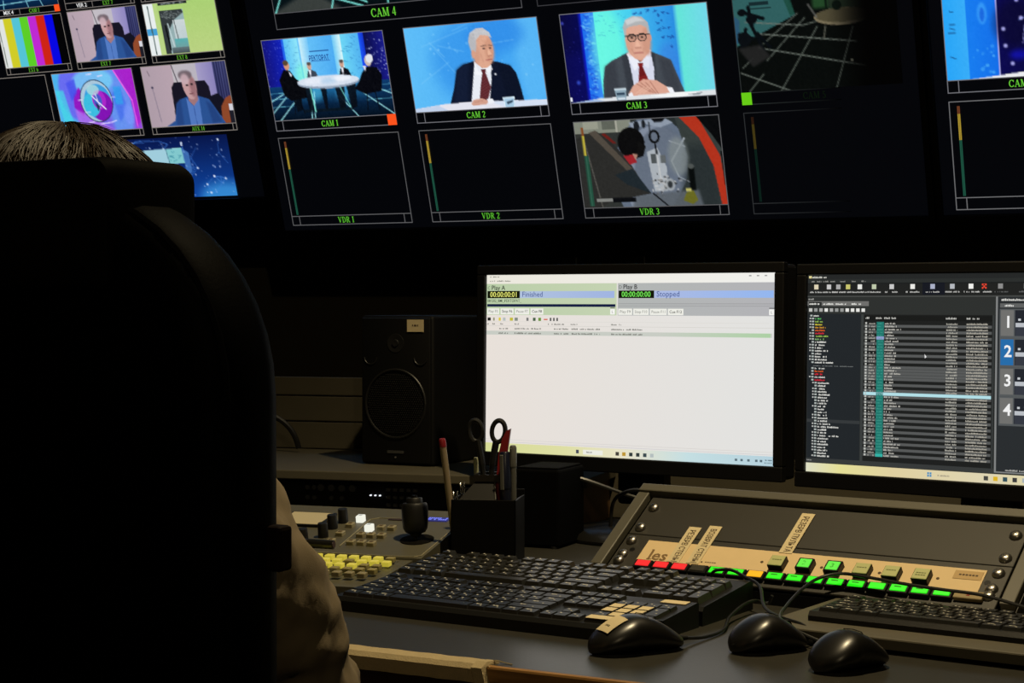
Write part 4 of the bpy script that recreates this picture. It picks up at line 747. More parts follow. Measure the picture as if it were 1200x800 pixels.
    c.quad([(.405 * w, -.392 * h), (.412 * w, -.406 * h), (.409 * w, -.408 * h), (.406 * w, -.413 * h)], (235, 235, 235), 7)
    B(.622, .20, .628, .93, (52, 56, 56), 3); B(.632, .112, .638, .948, (128, 130, 130), 4); B(.638, .112, 1, .948, (40, 44, 47), 3); B(.632, .942, 1, .948, (128, 130, 130), 4)
    mi(.645, .72, .132, .012, (215, 215, 210)); B(.645, .144, 1, .164, (96, 98, 98), 4); mi(.66, .69, .159, .011, (226, 226, 222), 5)
    for i, s in enumerate('1234'):
        y = .176 + i * .1385; B(.644, y - .006, 1, y + .132, (84, 88, 90), 4)
        B(.648, y, .688, y + .122, (36, 108, 170) if i == 1 else (112, 112, 110), 5); T(s, .659, y + .082, .078, (240, 240, 240), 6, .02)
        B(.692, y, 1, y + .122, (32, 36, 44), 5); B(.694, y + .060, 1, y + .080, (186, 190, 196), 6); B(.694, y + .080, 1, y + .122, (52, 56, 66), 6)
        for k in range(8): B(.702 + k * .022, y + .040, .710 + k * .022, y + .050, (200, 204, 208), 6)
    mi(.66, .75, .938, .010, (170, 170, 166), 5)
    B(0, .930, .63, .952, (54, 57, 57), 3); mi(.003, .02, .944, .008, (150, 150, 148))
    G = [(0, .12, (222, 222, 196), (228, 222, 150)), (.12, .3, (228, 222, 150), (224, 208, 160)), (.3, .6, (224, 208, 160), (222, 212, 178)), (.6, 1, (222, 212, 178), (220, 212, 150))]
    for x0, x1, a, b_ in G:
        x1 = full if x1 == 1 else x1
        c.quad([(x0 * w, -h), (x1 * w, -h), (x1 * w, -.955 * h), (x0 * w, -.955 * h)], [a, b_, b_, a], 2)
    B(.418, .966, .432, .988, (70, 140, 190), 3); B(.424, .966, .426, .988, (222, 214, 170), 4); B(.418, .976, .432, .978, (222, 214, 170), 4); c.micro(.452 * w, .49 * w, -.983 * h, .010 * h, (160, 150, 130), 4)
    for x, col in ((.60, (70, 70, 66)), (.63, (220, 180, 40)), (.66, (50, 80, 90)), (.69, (60, 60, 60)), (.72, (170, 180, 180))): B(x, .967, x + .014, .988, col, 3)
    return c.obj('screen_picture', None)
m1 = monitor('computer monitor showing a bright white playout window', (-1.5138, 2.6435, 1.1735), -.0568, -.0158, ui_playout)
m2 = monitor('computer monitor showing a dark list window at the right edge', (-.9288, 2.6052, 1.1694), R(-9), -.0158, ui_newsroom)

# ------------------------------------------------------------------ loudspeaker
spk = thing('loudspeaker', 'black studio loudspeaker with a round grille on the shelf', 'loudspeaker', (-1.8416, 2.7454, .831), R(3))
Wd, Hh, Dd = .152, .272, .19
MB().box((Wd / 2, Dd / 2 + .004, Hh / 2), (Wd, Dd, Hh), .006, 3).obj('cabinet', M['blkm'], spk, True)
MB().box((Wd / 2, .003, Hh / 2), (Wd - .008, .008, Hh - .008), .003).obj('baffle', mat('baffle', (.004, .004, .004), .55, spec=.25), spk, True)
def ring_arc(cx, cz, r, a0, a1, y, rad, nm, m, par, n=20): return MB().tube([(cx + r * math.cos(R(a0 + (a1 - a0) * i / n)), y, cz + r * math.sin(R(a0 + (a1 - a0) * i / n))) for i in range(n + 1)], rad, 6).obj(nm, m, par, True)
ring_arc(Wd * .50, .112, .062, 0, 360, -.002, .0022, 'woofer_rim', M['cone'], spk, 40)
gr = MB()
for i in range(-13, 14):
    for j in range(-13, 14):
        x, z = i * .0043 + (j % 2) * .00215, j * .0040
        if x * x + z * z < .057 ** 2: gr.ball((Wd * .50 + x, -.002 - .006 * (1 - (x * x + z * z) / .057 ** 2), .112 + z), (.0026, .003, .0026), 5, 4)
g = gr.obj('grille_mesh', M['cone'], spk); g['kind'] = 'stuff'
lw = MB(); lw.tf = Matrix.Translation((Wd * .5, .001, .222)) @ Matrix.Rotation(R(90), 4, 'X'); lw.lathe([(.0, .004), (.006, .0045), (.007, .002), (.017, .003), (.018, .0)], 20); lw.obj('tweeter', M['cone'], spk, True)
for x in (.024, Wd - .024): ring_arc(x, .196, .013, 180, 360, -.002, .0012, 'bass_port', M['cone'], spk)
MB().box((.118, -.0025, .262 - .008), (.034, .001, .022)).obj('paper_label', M['paper'], spk)
for x, w_ in ((.1125, .002), (.118, .005), (.123, .002)): MB().box((x, -.0032, .2545), (w_, .0004, .003)).obj('label_text', M['ink'], spk)
MB().box((Wd * .5, -.002, .024), (.034, .001, .005)).obj('name_badge', mat('badge', (.05, .05, .05), .5), spk)
MB().cyl((Wd * .5, -.003, .014), (Wd * .5, .001, .014), .0016, n=8).obj('power_indicator', mat('badge2', (.12, .12, .12), .5), spk)

# loose cable behind the chair
tag(MB().tube(smooth_path([(-2.088, 2.896, .838), (-2.094, 2.892, .860), (-2.105, 2.887, .879), (-2.120, 2.879, .894), (-2.136, 2.870, .902), (-2.163, 2.855, .904), (-2.22, 2.83, .885), (-2.25, 2.81, .838)], 6), .0055, 8).obj('speaker_cable', M['cable'], None, True), 'black cable arching over the shelf beside the chair back', 'cable')
# black box behind pen holder, back board and cables under the bright monitor
pb = thing('power_supply_box', 'black box standing under the left corner of the bright monitor', 'box', (-1.335, 2.49, DZ), R(5))
MB().box((0, .05, .063), (.078, .11, .122), .004).obj('case', mat('dull_black', (.002, .002, .002), .9, spec=.03), pb)
MB().box((0, .05, .1255), (.070, .10, .003), .001, 1).obj('lid', mat('dull_black', (.002, .002, .002), .9, spec=.03), pb)
for x, y in ((-.03, 0), (.03, 0), (-.03, .1), (.03, .1)): MB().cyl((x, y, 0), (x, y, .004), .006, n=10).obj('foot', M['rubber'], pb)
wb = tag(MB().box((-1.05, 2.90, .80), (.75, .018, .118), .002).obj('back_board', M['panelw']), 'low brown board standing at the back of the desk', 'board')
for k, (pts, lab) in enumerate((([(-1.41, 2.60, .835), (-1.3187, 2.578, .846), (-1.2276, 2.6277, .812), (-1.17, 2.66, .800), (-1.10, 2.72, .78), (-1.05, 2.78, .7475)], 'thin cable hanging straight below the bright monitor'), ([(-1.27, 2.62, .7475), (-1.265, 2.62, .80), (-1.235, 2.60, .822), (-1.20, 2.60, .826), (-1.15, 2.61, .80), (-1.11, 2.64, .7475)], 'thin cable arching up below the bright monitor'))):
    tag(MB().tube(smooth_path(pts, 8), .0032, 6).obj('monitor_cable', mat('cable_grey', (.05, .05, .045), .35) if k == 0 else M['cable'], None, True), lab, 'cable', 'cables below the monitor')

# ------------------------------------------------------------------ video control panel with joystick
YW = R(10); CT = R(10.1)
cp = thing('video_control_panel', 'olive grey video mixer panel with joystick and lit yellow buttons', 'control panel', (-1.333, 2.119, .77), (0, 0, YW))
T1 = Euler((CT, 0, 0)).to_matrix().to_4x4(); T2 = Euler((R(4), 0, 0)).to_matrix().to_4x4()
def side(p):  # wedge profile y,z in local yaw frame
    return p
MB().prism([(0, DZ - .77), (0, 0), (.227 * math.cos(CT), .227 * math.sin(CT)), (.227 * math.cos(CT), DZ - .77)], -.62, .012, 'x').obj('upper_case', M['cp'], cp)
MB().prism([(-.165, DZ - .77), (-.165, -.0165), (-.001, -.003), (-.001, DZ - .77)], -.62, .0, 'x').obj('lower_case', M['cp'], cp)
def on(T, m, name, mt, par=cp, smooth=False): m.tf = None; return m
ln = MB(T1)
for a, b in (((-.1365, .168), (-.1285, .036)), ((-.1365, .168), (-.126, .178)), ((-.126, .178), (-.062, .178)), ((-.30, .0035), (.0, .0035)), ((.0, .0035), (.008, .012)), ((.008, .012), (.008, .22))):
    ln.tube([(a[0], a[1], .0006), (b[0], b[1], .0006)], .0008, 4)
ln.obj('panel_line', M['cpl'], cp)
bt = mat('beige_button', (.27, .235, .13), .4); wl = glow('white_lit_button', (240, 240, 226), 1.0); yl = glow('yellow_lit_button', (206, 190, 60), .62, (.35, .31, .10)); yd = mat('unlit_yellow_button', (.30, .26, .10), .4)
def pbtn(T, x, y, m, s=(.0115, .013, .007), leg=True):
    b = MB(T).box((x, y, s[2] / 2 - .001), s, .0012, 2).obj('button', m, cp)
    if leg: MB(T).box((x, y, s[2] - .0008), (s[0] * .45, s[1] * .4, .0006)).obj('button_legend', M['ink'] if m is not wl else glow('pale_legend', (200, 200, 190), .8), b)
for x, y in ((-.1002, .124), (-.0832, .124), (-.1164, .0855), (-.1, .0855), (-.0833, .0855), (-.1159, .049), (-.0993, .049), (-.0829, .047), (-.1526, .1296), (-.1499, .087), (-.1481, .0497)): pbtn(T1, x, y, bt)
pbtn(T1, -.1473, .1568, wl, (.0115, .013, .011)); pbtn(T1, -.1150, .114, wl, (.0115, .013, .011))
for x, y in ((-.1725, .1488), (-.1761, .1176), (-.1721, .0754), (-.190, .045)):
    k = MB(T1); k.lathe([(.0, 0), (.0075, 0), (.0078, .004), (.0072, .020), (.0066, .0215), (.0, .022)], 18, (x, y, 0)); k.obj('knob', M['rubber'], cp, True)
MB(T1).box((-.235, .150, .002), (.075, .065, .004), .001).obj('display_frame', M['blk'], cp)
MB(T1).box((-.235, .150, .0042), (.066, .056, .001)).obj('display', glow('cream_display', (206, 176, 112), .55), cp)
MB(T1).box((-.083, .172, .0008), (.05, .006, .0012)).obj('slot', mat('slot', (.03, .015, .015), .6), cp)
bd = MB(T1).box((-.032, .181, .001), (.034, .017, .0014)).obj('readout', glow('blue_readout', (40, 44, 120), .8), cp)
dots = MB(T1)
for i in range(9):
    for j in range(2):
        if random.random() < .75: dots.box((-.046 + i * .0034, .1780 + j * .0065, .0018), (.0022, .0045, .0004))
dots.obj('readout_dots', glow('blue_dots', (120, 130, 250), 1.0), bd)
# joystick
js = MB(T1); js.lathe([(.0, .0), (.0245, .0), (.025, .0012), (.0, .0016)], 28, (-.0265, .082, 0)); js.obj('joystick_boot', mat('joystick_boot', (.004, .0035, .0025), .9, spec=.05), cp, True)
jz = Matrix.Translation((-.0275, .080, .0)) @ Euler((R(-2), R(-3), 0)).to_matrix().to_4x4() @ Matrix.Scale(1.14, 4)
MB(jz).cyl((0, 0, -.002), (0, 0, .026), .0022).obj('joystick_shaft', M['rubber'], cp, True)
k = MB(jz); k.lathe([(.0, .017), (.006, .017), (.0075, .0205), (.0125, .0225), (.0156, .0275), (.0167, .036), (.0170, .050), (.0166, .0555), (.0158, .0585), (.0150, .0595), (.0132, .0600), (.0130, .0585), (.0105, .0585), (.0102, .0650), (.0092, .0662), (.0, .0662)], 28); k.obj('joystick_knob', M['rubber'], cp, True)
k = MB(jz); k.lathe([(.0, .0662), (.004, .0662), (.004, .0692), (.0, .0697)], 14); k.obj('joystick_button', M['blk'], cp, True)
# fader handle
tb = MB(); tb.cyl((-.30, -.010, .017), (-.117, -.010, .015), .0065, n=18); tb.obj('fader_handle', M['blkg'], cp, True)
MB().cyl((-.1175, -.010, .015), (-.116, -.010, .015), .0048, n=18).obj('handle_end', mat('handle_end', (.05, .03, .04), .4), cp, True)
MB().tube([(-.29, -.004, .018), (-.29, .02, .012), (-.29, .035, .004)], .004, 8).obj('fader_arm', M['metal'], cp, True)
# mixer buttons
lit = {(0, c) for c in range(5, 16)} | {(1, c) for c in range(5, 17)} | {(2, c) for c in (2, 3, 4, 9, 10, 11, 12, 13, 14)} | {(3, c) for c in (2, 3)}
for r in range(5):
    for cc in range(17):
        x = -.318 + cc * .0185 + (r % 2) * .004; y = -.028 - r * .0245
        if x > -.008: continue
        m = yl if (r, cc) in lit and (r * 7 + cc * 5) % 9 else yd
        if r == 4: m = wl if cc == 12 else bt
        b = MB(T2).box((x, y, .0025), (.0118, .0118, .007), .0012, 2).obj('mixer_button', m, cp)
for y in (-.016, -.040, -.0645): MB(T2).box((-.17, y, -.001), (.31, .001, .0008)).obj('row_line', M['cpl'], cp)

# ------------------------------------------------------------------ pen holder and what stands in it
OXo, OYo = -1.313, 2.188; OY_ = R(20)
ph = thing('desk_organizer', 'black plastic desk organizer behind the keyboards', 'pen holder', (OXo, OYo, DZ), OY_)
w, d, hh = .094, .085, .107
for c, dd in (((w / 2, .0015, hh / 2), (w, .003, hh)), ((w / 2, d - .0015, hh / 2 + .004), (w, .003, hh + .008)), ((.0015, d / 2, hh / 2), (.003, d, hh)), ((w - .0015, d / 2, hh / 2), (.003, d, hh)), ((w / 2, d / 2, .002), (w, d, .004))):
    MB().box(c, dd, .001).obj('wall_panel', mat('organizer_black', (.0022, .0022, .0022), .5, spec=.12), ph)
MB().box((w / 2, -.001, .008), (w - .006, .003, .004), .001).obj('base_rim', M['blkg'], ph)
# sloped collar rising to a smaller raised cup
lo_ = [(.010, .006), (w - .030, .006), (w - .030, d - .012), (.010, d - .012)]; hi_ = [(.034, .024), (w - .034, .024), (w - .034, d - .026), (.034, d - .026)]
MB().rings([[(x, y, hh - .002) for x, y in lo_], [(x, y, hh + .026) for x, y in hi_]], cap=False).obj('sloped_collar', M['blkg'], ph)
MB().rings([[(.030 + (.042 if i in (1, 2) else 0) + (-k if i in (0, 3) else k), (.020 if i < 2 else .066) + (-k if i < 2 else k), hh + z) for i in range(4)] for z, k in ((.024, 0), (.034, 0), (.034, -.002), (.026, -.002))], cap=False).obj('raised_cup', M['blkg'], ph)
MB().tube([(.010, .005, hh - .001), (w - .030, .005, hh - .001)], .001, 5).obj('collar_edge', M['greyp'], ph)
MB().tube([(w - .030, .005, hh), (w - .034, .023, hh + .025)], .0009, 5).obj('collar_edge', M['greyp'], ph)
PT = Matrix.Translation((OXo, OYo, DZ)) @ Matrix.Rotation(OY_, 4, 'Z')
def PW(x, y, z): return PT @ Vector((x, y, z))
# scissors, handles up
sc = thing('scissors', 'black handled scissors standing handles up in the organizer', 'scissors', PW(.046, .042, .006), OY_ - R(2))
def loop(cx, cz, rx, rz, rot, r):
    pts = []
    for i in range(29):
        a = 2 * math.pi * i / 28; x = rx * math.cos(a); z = rz * math.sin(a); pts.append((cx + x * math.cos(rot) - z * math.sin(rot), 0, cz + x * math.sin(rot) + z * math.cos(rot)))
    return pts
for s_, cx, rot in ((-1, -.017, .12), (1, .0165, -.12)):
    hd = MB(); hd.tube(loop(cx, .196, .0098, .0155, rot, 0), .0036, 8); hd.tube(smooth_path([(cx * .80, .001 * s_, .183), (cx * .55, .001 * s_, .160), (cx * .34, .001 * s_, .135), (cx * .2, .001 * s_, .112)], 6), [.0050] * 10 + [.0040] * 9, 8); hd.obj('handle', M['rubber'], sc, True)
    bl = MB(); bl.prism([(-.005, .118), (.005, .118), (.006, .09), (.002 * s_, .004), (-.002 * s_, .004)], .0012 * s_ - .0008, .0012 * s_ + .0008, 'y'); bl.obj('blade', M['steel'], sc)
MB().cyl((0, -.004, .105), (0, .004, .105), .0035, n=12).obj('pivot', M['steel'], sc, True)
def pen(name, label, base, top, r, mb, mc, clip=None, capl=.03, group='pens in the organizer', sharp=True):
    b, t = Vector(base), Vector(top); d = (t - b); L = d.length; q = Vector((0, 0, 1)).rotation_difference(d.normalized())
    o_ = thing(name, label, 'pen', b, tuple(q.to_euler()), group)
    MB().lathe([(.0, 0), (.0012, 0), (r * .9, .012), (r, .02), (r, L - capl), (.0, L - capl)], 14).obj('barrel', mb, o_, True)
    MB().lathe([(.0, L - capl), (r * 1.08, L - capl), (r * 1.08, L - .003), (r * .8, L), (.0, L)], 14).obj('cap', mc, o_, True)
    if clip: MB().box((0, -r * 1.35, L - capl * .55), (r * .7, r * .35, capl * .9 if clip is True else clip), .0006, 1).obj('clip', mc if clip is True else M['greyp'], o_)
    return o_
pen('red_tipped_pen', 'pale pen with a red end leaning out at the left of the organizer', PW(.009, .012, .006), Vector((-1.323, 2.181, .934)), .0048, M['penb'], M['redp'], None, .012)
pen('blue_pen', 'thick dark blue pen with a clip at the right of the organizer', PW(.080, .016, .006), Vector((-1.2455, 2.226, .915)), .0075, M['bluep'], M['bluep'], .05, .052)
pen('grey_pen', 'grey pen with a pale end beside the dark blue pen', PW(.086, .030, .006), Vector((-1.235, 2.231, .924)), .0048, M['greyp'], M['greyp'], True, .03)
pen('green_pen', 'short pale green pencil end behind the scissors', PW(.030, .062, .006), PW(.026, .060, .162), .0036, M['greenp'], M['greenp'], None, .008)
kn = thing('utility_knife', 'red utility knife between the scissors and the blue pen', 'knife', PW(.064, .030, .006), OY_)
pr = [(-.006, .06), (.004, .06), (.0075, .12), (.012, .155), (.017, .190), (.0185, .201), (.0125, .198), (.006, .186), (.001, .165), (-.003, .12)]
MB().prism(pr, -.004, .004, 'y').obj('handle', M['redp'], kn); MB().prism([(-.004, .062), (.003, .062), (.001, .003), (-.003, .008)], -.0006, .0006, 'y').obj('blade', M['steel'], kn); MB().box((.006, -.005, .14), (.005, .003, .014), .001, 1).obj('slider', M['blk'], kn)
for i, (x, y, zz, lb) in enumerate(((.012, .030, hh - .004, 'upper small binder clip sticking out of the organizer'), (.004, .018, hh - .016, 'lower small binder clip at the organizer rim'))):
    bc = thing('binder_clip', lb, 'binder clip', PW(x, y, zz), OY_, 'binder clips in the organizer')
    MB().prism([(-.006, 0), (.006, 0), (.001, .010), (-.001, .010)], -.008, .008, 'y').obj('clip_body', M['blk'], bc)
    for s_ in (-1, 1): MB().tube(smooth_path([(.001 * s_, -.004, .008), (.002 * s_, -.006, .018), (.003 * s_, 0, .026), (.002 * s_, .006, .018), (.001 * s_, .004, .008)], 6), .0007, 5).obj('wire_handle', M['steel'], bc)

# ------------------------------------------------------------------ rack console with button panel
TL_ = R(33.764)
rk = thing('button_panel_console', 'sloping rack console with cream strip and green and red lit buttons', 'control panel', (-1.0462, 2.3006, .8379), (TL_, 0, -.1095))
UP = Euler((TL_, 0, 0)).to_matrix().to_4x4().inverted()
def slope_z(y): return y  # local y runs up the slope
U0, U1 = -.036, .560
V = lambda v: -v
MB().box(((U0 + U1) / 2, .034, .002), (U1 - U0, .016, .016), .002).obj('top_rail', M['rackf'], rk)
for x in (-.027, .549): MB().box((x, -.052, .001), (.018, .155, .012), .0015).obj('side_rail', M['rackf'], rk)
MB().box((.2605, V(.0165), -.002), (.548, .0795, .004), .0008, 1).obj('blank_plate', M['rackp'], rk)
MB().box((.2605, V(.0965), -.002), (.548, .079, .004), .0008, 1).obj('button_plate', M['rackp'], rk)
MB().box((.2605, V(.0565), -.004), (.548, .010, .004)).obj('plate_gap', M['blk'], rk)
# side cheeks down to the desk and the back
h0 = DZ - .8379
def sp_(y): return (y * math.cos(TL_), y * math.sin(TL_))
for x in (-.036, .556):
    a = sp_(.042); b = sp_(-.136)
    MB(UP).prism([(b[0], h0), (b[0], b[1] - .004), (a[0], a[1] - .004), (a[0] + .01, h0)], x, x + .004, 'x').obj('side_cheek', M['rackp'], rk)
a = sp_(.042); b = sp_(-.136)
MB(UP).box(((U0 + U1) / 2, a[0] + .006, (a[1] - .01 + h0) / 2), (U1 - U0, .004, a[1] - .01 - h0)).obj('back_plate', M['rackp'], rk)
MB(UP).box(((U0 + U1) / 2, b[0] + .002, (b[1] - .006 + h0) / 2), (U1 - U0, .004, max(.004, b[1] - .006 - h0))).obj('front_lip', M['blk'], rk)
MB().box((.266, V(.0885), .0006), (.480, .041, .0012)).obj('cream_strip', M['cream'], rk)
for x in (0, .521):
    for v_ in (0, .0432, .0715, .100, .1127):
        s_ = MB(); s_.lathe([(.0, .0), (.0082, .0), (.0084, .0012), (.0068, .0042), (.0036, .0057), (.0, .0060)], 16, (x, V(v_), 0)); sc_ = s_.obj('screw', M['screw'], rk, True)
        a_ = random.uniform(0, 3); MB().box((x, V(v_), .0057), (.006, .0009, .0009), rot=(0, 0, a_)).obj('slot', M['blk'], sc_); MB().box((x, V(v_), .0057), (.0009, .006, .0009), rot=(0, 0, 0) if False else (0, 0, a_)).obj('slot', M['blk'], sc_)
    MB().cyl((x + .009 * (1 if x == 0 else -1), V(.0885), -.0005), (x + .009 * (1 if x == 0 else -1), V(.0885), .0004), .004, n=14).obj('screw_hole', M['blk'], rk)
for x in (.2087, .294, .3733, .45): MB().cyl((x, V(.0905), .001), (x, V(.0905), .0016), .0022, n=10).obj('screw_hole', mat('hole_brown', (.08, .05, .02), .8), rk)
gl = glow('green_lit_button', (36, 236, 20), 1.0, (.02, .2, .02)); rl_ = glow('red_lit_button', (236, 34, 40), 1.0, (.2, .02, .02)); ol = glow('orange_lit_button', (250, 176, 20), 1.0, (.2, .1, .02)); dl_ = mat('unlit_button', (.04, .038, .03), .4)
for k in range(16):
    x = .0431 + k * .0282; m = rl_ if k < 3 else dl_ if k == 3 else ol if k == 6 else gl
    bz = MB().box((x, V(.1195), .003), (.0265, .0155, .006), .0008, 1).obj('key_housing', M['blk'], rk)
    MB().box((x, V(.1190), .0062), (.0205, .0108, .0016), .0006, 1).obj('lit_cap', m, bz)
    if k > 3 and k % 3: MB().box((x - .001, V(.1175), .0071), (.009, .0014, .0002)).obj('legend', mat('green_ink', (.02, .12, .01), .8) if m is gl else M['ink'], bz)
pale = mat('pale_button', (.36, .33, .16), .4, emit=tuple(lin((120, 130, 62))), estr=.55)
for k in range(6):
    x = .2345 + k * .0394; lit_ = k in (1, 2)
    hs = MB().box((x, V(.0945), .0052), (.0212, .0205, .0104), .0008, 1).obj('key_housing', M['blk'], rk)
    MB().box((x, V(.0945), .0100), ((.0165, .0155, .0020) if lit_ else (.0196, .0190, .0020)), .0006, 1).obj('key_cap', glow('green_cap', (96, 232, 66), .9, (.03, .2, .03)) if lit_ else pale, hs)
    s_ = {1: '2', 2: '3'}.get(k)
    if s_:
        v, f = text_geo(s_, .011, .01); MB(Matrix.Translation((x - .003, V(.0985), .0110))).geo([(p[0], p[1], 0) for p in v], f).obj('legend', mat('green_ink', (.02, .12, .01), .8), hs)
    else:
        for j in range(2 if k == 5 else 1):
            for i in range(4): MB().box((x - .0054 + i * .0034 + .0004, V(.0935 + j * .004), .0109), (.0026 if i % 2 else .0030, .0018, .0002)).obj('legend', mat('olive_ink', (.10, .11, .03), .8), hs)
# paper strips with Cyrillic writing, reading downwards
def rot_text(s, x, v0, size, width, par, z):
    vv, f = text_geo(s, 1.0, .012); L = max(a for a, b in vv); k = width / L
    MB().geo([(x + b * size, V(v0 + a * k), z) for a, b in vv], f).obj('lettering', M['ink'], par)
for x0, v0, v1, s_ in ((.0735, .0345, .1075, 'РЕЗЕРВ СТЕНЫ'), (.1030, .0290, .1065, 'ВОЗВРАТ СТЕНЫ'), (.2250, -.0110, .0700, 'РЕЗЕРВ ПУЛЬТА')):
    lb = MB().box((x0 + .0095, V((v0 + v1) / 2), .0017), (.0190, v1 - v0, .0006), rot=(0, 0, R(-1))).obj('paper_label', M['paper'], rk)
    rot_text(s_, x0 + .0055, v0 + .006, .0125, (v1 - v0) * .90, lb, .00225)
v, f = text_geo('les', .0275, .02); lm_ = MB(Matrix.Translation((.0400, V(.1060), .00135))); lm_.geo([(a, b, 0) for a, b in v], f)
lm_.box((.0040, .0008, 0), (.0078, .0016, .0001)); lm_.box((.0024, .0195, 0), (.0036, .0016, .0001)); lm_.box((.0365, .0150, 0), (.0016, .0020, .0001)); lm_.obj('lettering', mat('brown_ink', (.20, .12, .045), .8), rk)
MB().box((.4855, V(.0800), .0015), (.036, .015, .0005)).obj('paper_label', mat('tan_paper', (.52, .36, .17), .85), rk)
for i in range(6): MB().box((.4755 + i * .0042, V(.0800), .0019), (.0030, .0026, .0002)).obj('lettering', M['ink'], rk)
MB().box((.499, V(.1185), .0030), (.036, .0135, .0060), .0008, 1).obj('paper_label', mat('dull_paper', (.33, .26, .14), .85), rk)
MB().box((.499, V(.1185), .0062), (.004, .005, .0003)).obj('lettering', mat('red_ink', (.25, .03, .02), .8), rk)
for i in range(5): MB().box((.1300 + i * .0034, V(.1010), .0014), (.0026, .0012, .0003)).obj('lettering', M['ink'], rk)
MB().cyl((.1240, V(.1015), .0012), (.1240, V(.1015), .0016), .0014, n=8).obj('print_dot', M['ink'], rk)

# ------------------------------------------------------------------ keyboard board, keyboards
bo = thing('keyboard_board', 'brown board under the right hand keyboard', 'board', (-.792, 1.942, DZ), R(-5.7))
MB().box((.43, .118, .0115), (.78, .236, .013), .002).obj('board_top', M['shelf'], bo)
for x in (.06, .42, .78): MB().box((x, .13, .0025), (.02, .17, .005)).obj('foot_strip', M['under'], bo)
KEYS = []
def _k(): 
    R0 = [(0, 1)] + [(2 + i, 1) for i in range(4)] + [(6.5 + i, 1) for i in range(4)] + [(11 + i, 1) for i in range(4)] + [(15.25 + i, 1) for i in range(3)]
    for x, w_ in R0: KEYS.append((x, 5.25, w_, 1))
    for i in range(13): KEYS.append((i, 4, 1, 1))
    KEYS.append((13, 4, 2, 1))
    KEYS.append((0, 3, 1.5, 1)); [KEYS.append((1.5 + i, 3, 1, 1)) for i in range(12)]; KEYS.append((13.5, 3, 1.5, 1))
    KEYS.append((0, 2, 1.75, 1)); [KEYS.append((1.75 + i, 2, 1, 1)) for i in range(11)]; KEYS.append((12.75, 2, 2.25, 1))
    KEYS.append((0, 1, 2.25, 1)); [KEYS.append((2.25 + i, 1, 1, 1)) for i in range(10)]; KEYS.append((12.25, 1, 2.75, 1))
    for x, w_ in ((0, 1.25), (1.25, 1.25), (2.5, 1.25), (3.75, 6.25), (10, 1.25), (11.25, 1.25), (12.5, 1.25), (13.75, 1.25)): KEYS.append((x, 0, w_, 1))
    for r in (4, 3): [KEYS.append((15.25 + i, r, 1, 1)) for i in range(3)]
    KEYS.append((16.25, 1, 1, 1)); [KEYS.append((15.25 + i, 0, 1, 1)) for i in range(3)]
    for r in (4, 3, 2, 1): [KEYS.append((18.5 + i, r, 1, 1)) for i in range(3)]
    KEYS.append((21.5, 4, 1, 1)); KEYS.append((21.5, 2, 1, 2)); KEYS.append((21.5, 0, 1, 2)); KEYS.append((18.5, 0, 2, 1)); KEYS.append((20.5, 0, 1, 1))
_k()
def keyboard(label, loc, rz, length, depth, hf, hb, kh, taper, kmat, stickers=None, brand=False, tilt=0.0):
    t = thing('keyboard', label, 'keyboard', loc, (tilt, 0, rz), 'computer keyboards')
    u = length / 23.4; mx = .45 * u; sl = math.atan2(hb - hf, depth); my = .008
    MB().prism([(0, .0), (depth, .0), (depth, hb), (depth - .004, hb + .001), (.004, hf + .001), (0, hf - .004)], 0, length, 'x').obj('shell', M['kbody'], t)
    TT = Matrix.Translation((0, 0, hf)) @ Euler((sl, 0, 0)).to_matrix().to_4x4()
    ry = (depth - my - .012) / 6.28
    cache = {}
    for i, (x, y, w_, h_) in enumerate(KEYS):
        wide = w_ == 6.25
        key = (w_, h_, (i * 7) % 3 if w_ == 1 and h_ == 1 else 0)
        if key not in cache:
            b = MB(); a0, b0 = w_ * u - .0012, h_ * ry - .0012; a1, b1 = a0 - taper, b0 - taper
            off = taper * .12
            b.rings([[(-a0 / 2, -b0 / 2, 0), (a0 / 2, -b0 / 2, 0), (a0 / 2, b0 / 2, 0), (-a0 / 2, b0 / 2, 0)], [(-a1 / 2, -b1 / 2 + off, kh), (a1 / 2, -b1 / 2 + off, kh), (a1 / 2, b1 / 2 + off, kh), (-a1 / 2, b1 / 2 + off, kh)]])
            if not wide:
                b.mi = 1; L = key[2]
                b.box((-a1 * .22, b1 * .2 + off, kh + .0001), (.0022 if L else .0030, .0026, .0003))
                if L != 1: b.box((a1 * .18, -b1 * .18 + off, kh + .0001), (.0020, .0022, .0003))
                if w_ > 1.2: b.box((-a1 * .22 + .004, b1 * .2 + off, kh + .0001), (.004, .0018, .0003))
            cache[key] = b.mesh('key', [kmat, M['legend']])
        p = TT @ Vector((mx + (x + w_ / 2) * u, my + (y + h_ / 2) * ry, .0005))
        ko = link('key', cache[key], t, p, (sl, 0, 0))
        if stickers and (x, y) in stickers:
            MB().box((0, 0, kh + .0006), (w_ * u - taper - .0014, h_ * ry - taper - .0012, .0006)).obj('sticker', M['paper'], ko)
    if brand:
        bm_ = MB(TT); rb_ = random.Random(5)
        for i in range(11): bm_.box((length - .052 + i * .0034, depth - .0070, .0014), (.0024, rb_.uniform(.0016, .0026), .0003))
        bm_.obj('lettering', mat('dim_print', (.16, .15, .12), .6), t)
    return t, TT
kb1, TTa = keyboard('front black keyboard with cream stickers on its number pad', (-1.291, 1.862, DZ), R(-3.4), .445, .138, .017, .029, .0045, .0026, M['key'],
    {(18.5, 2): 1, (19.5, 2): 1, (20.5, 2): 1, (18.5, 3): 1, (19.5, 3): 1, (20.5, 3): 1, (19.5, 1): 1, (18.5, 0): 1})
MB(TTa).box((.4195, .1265, .0018), (.034, .014, .0008)).obj('paper_label', M['paper'], kb1)
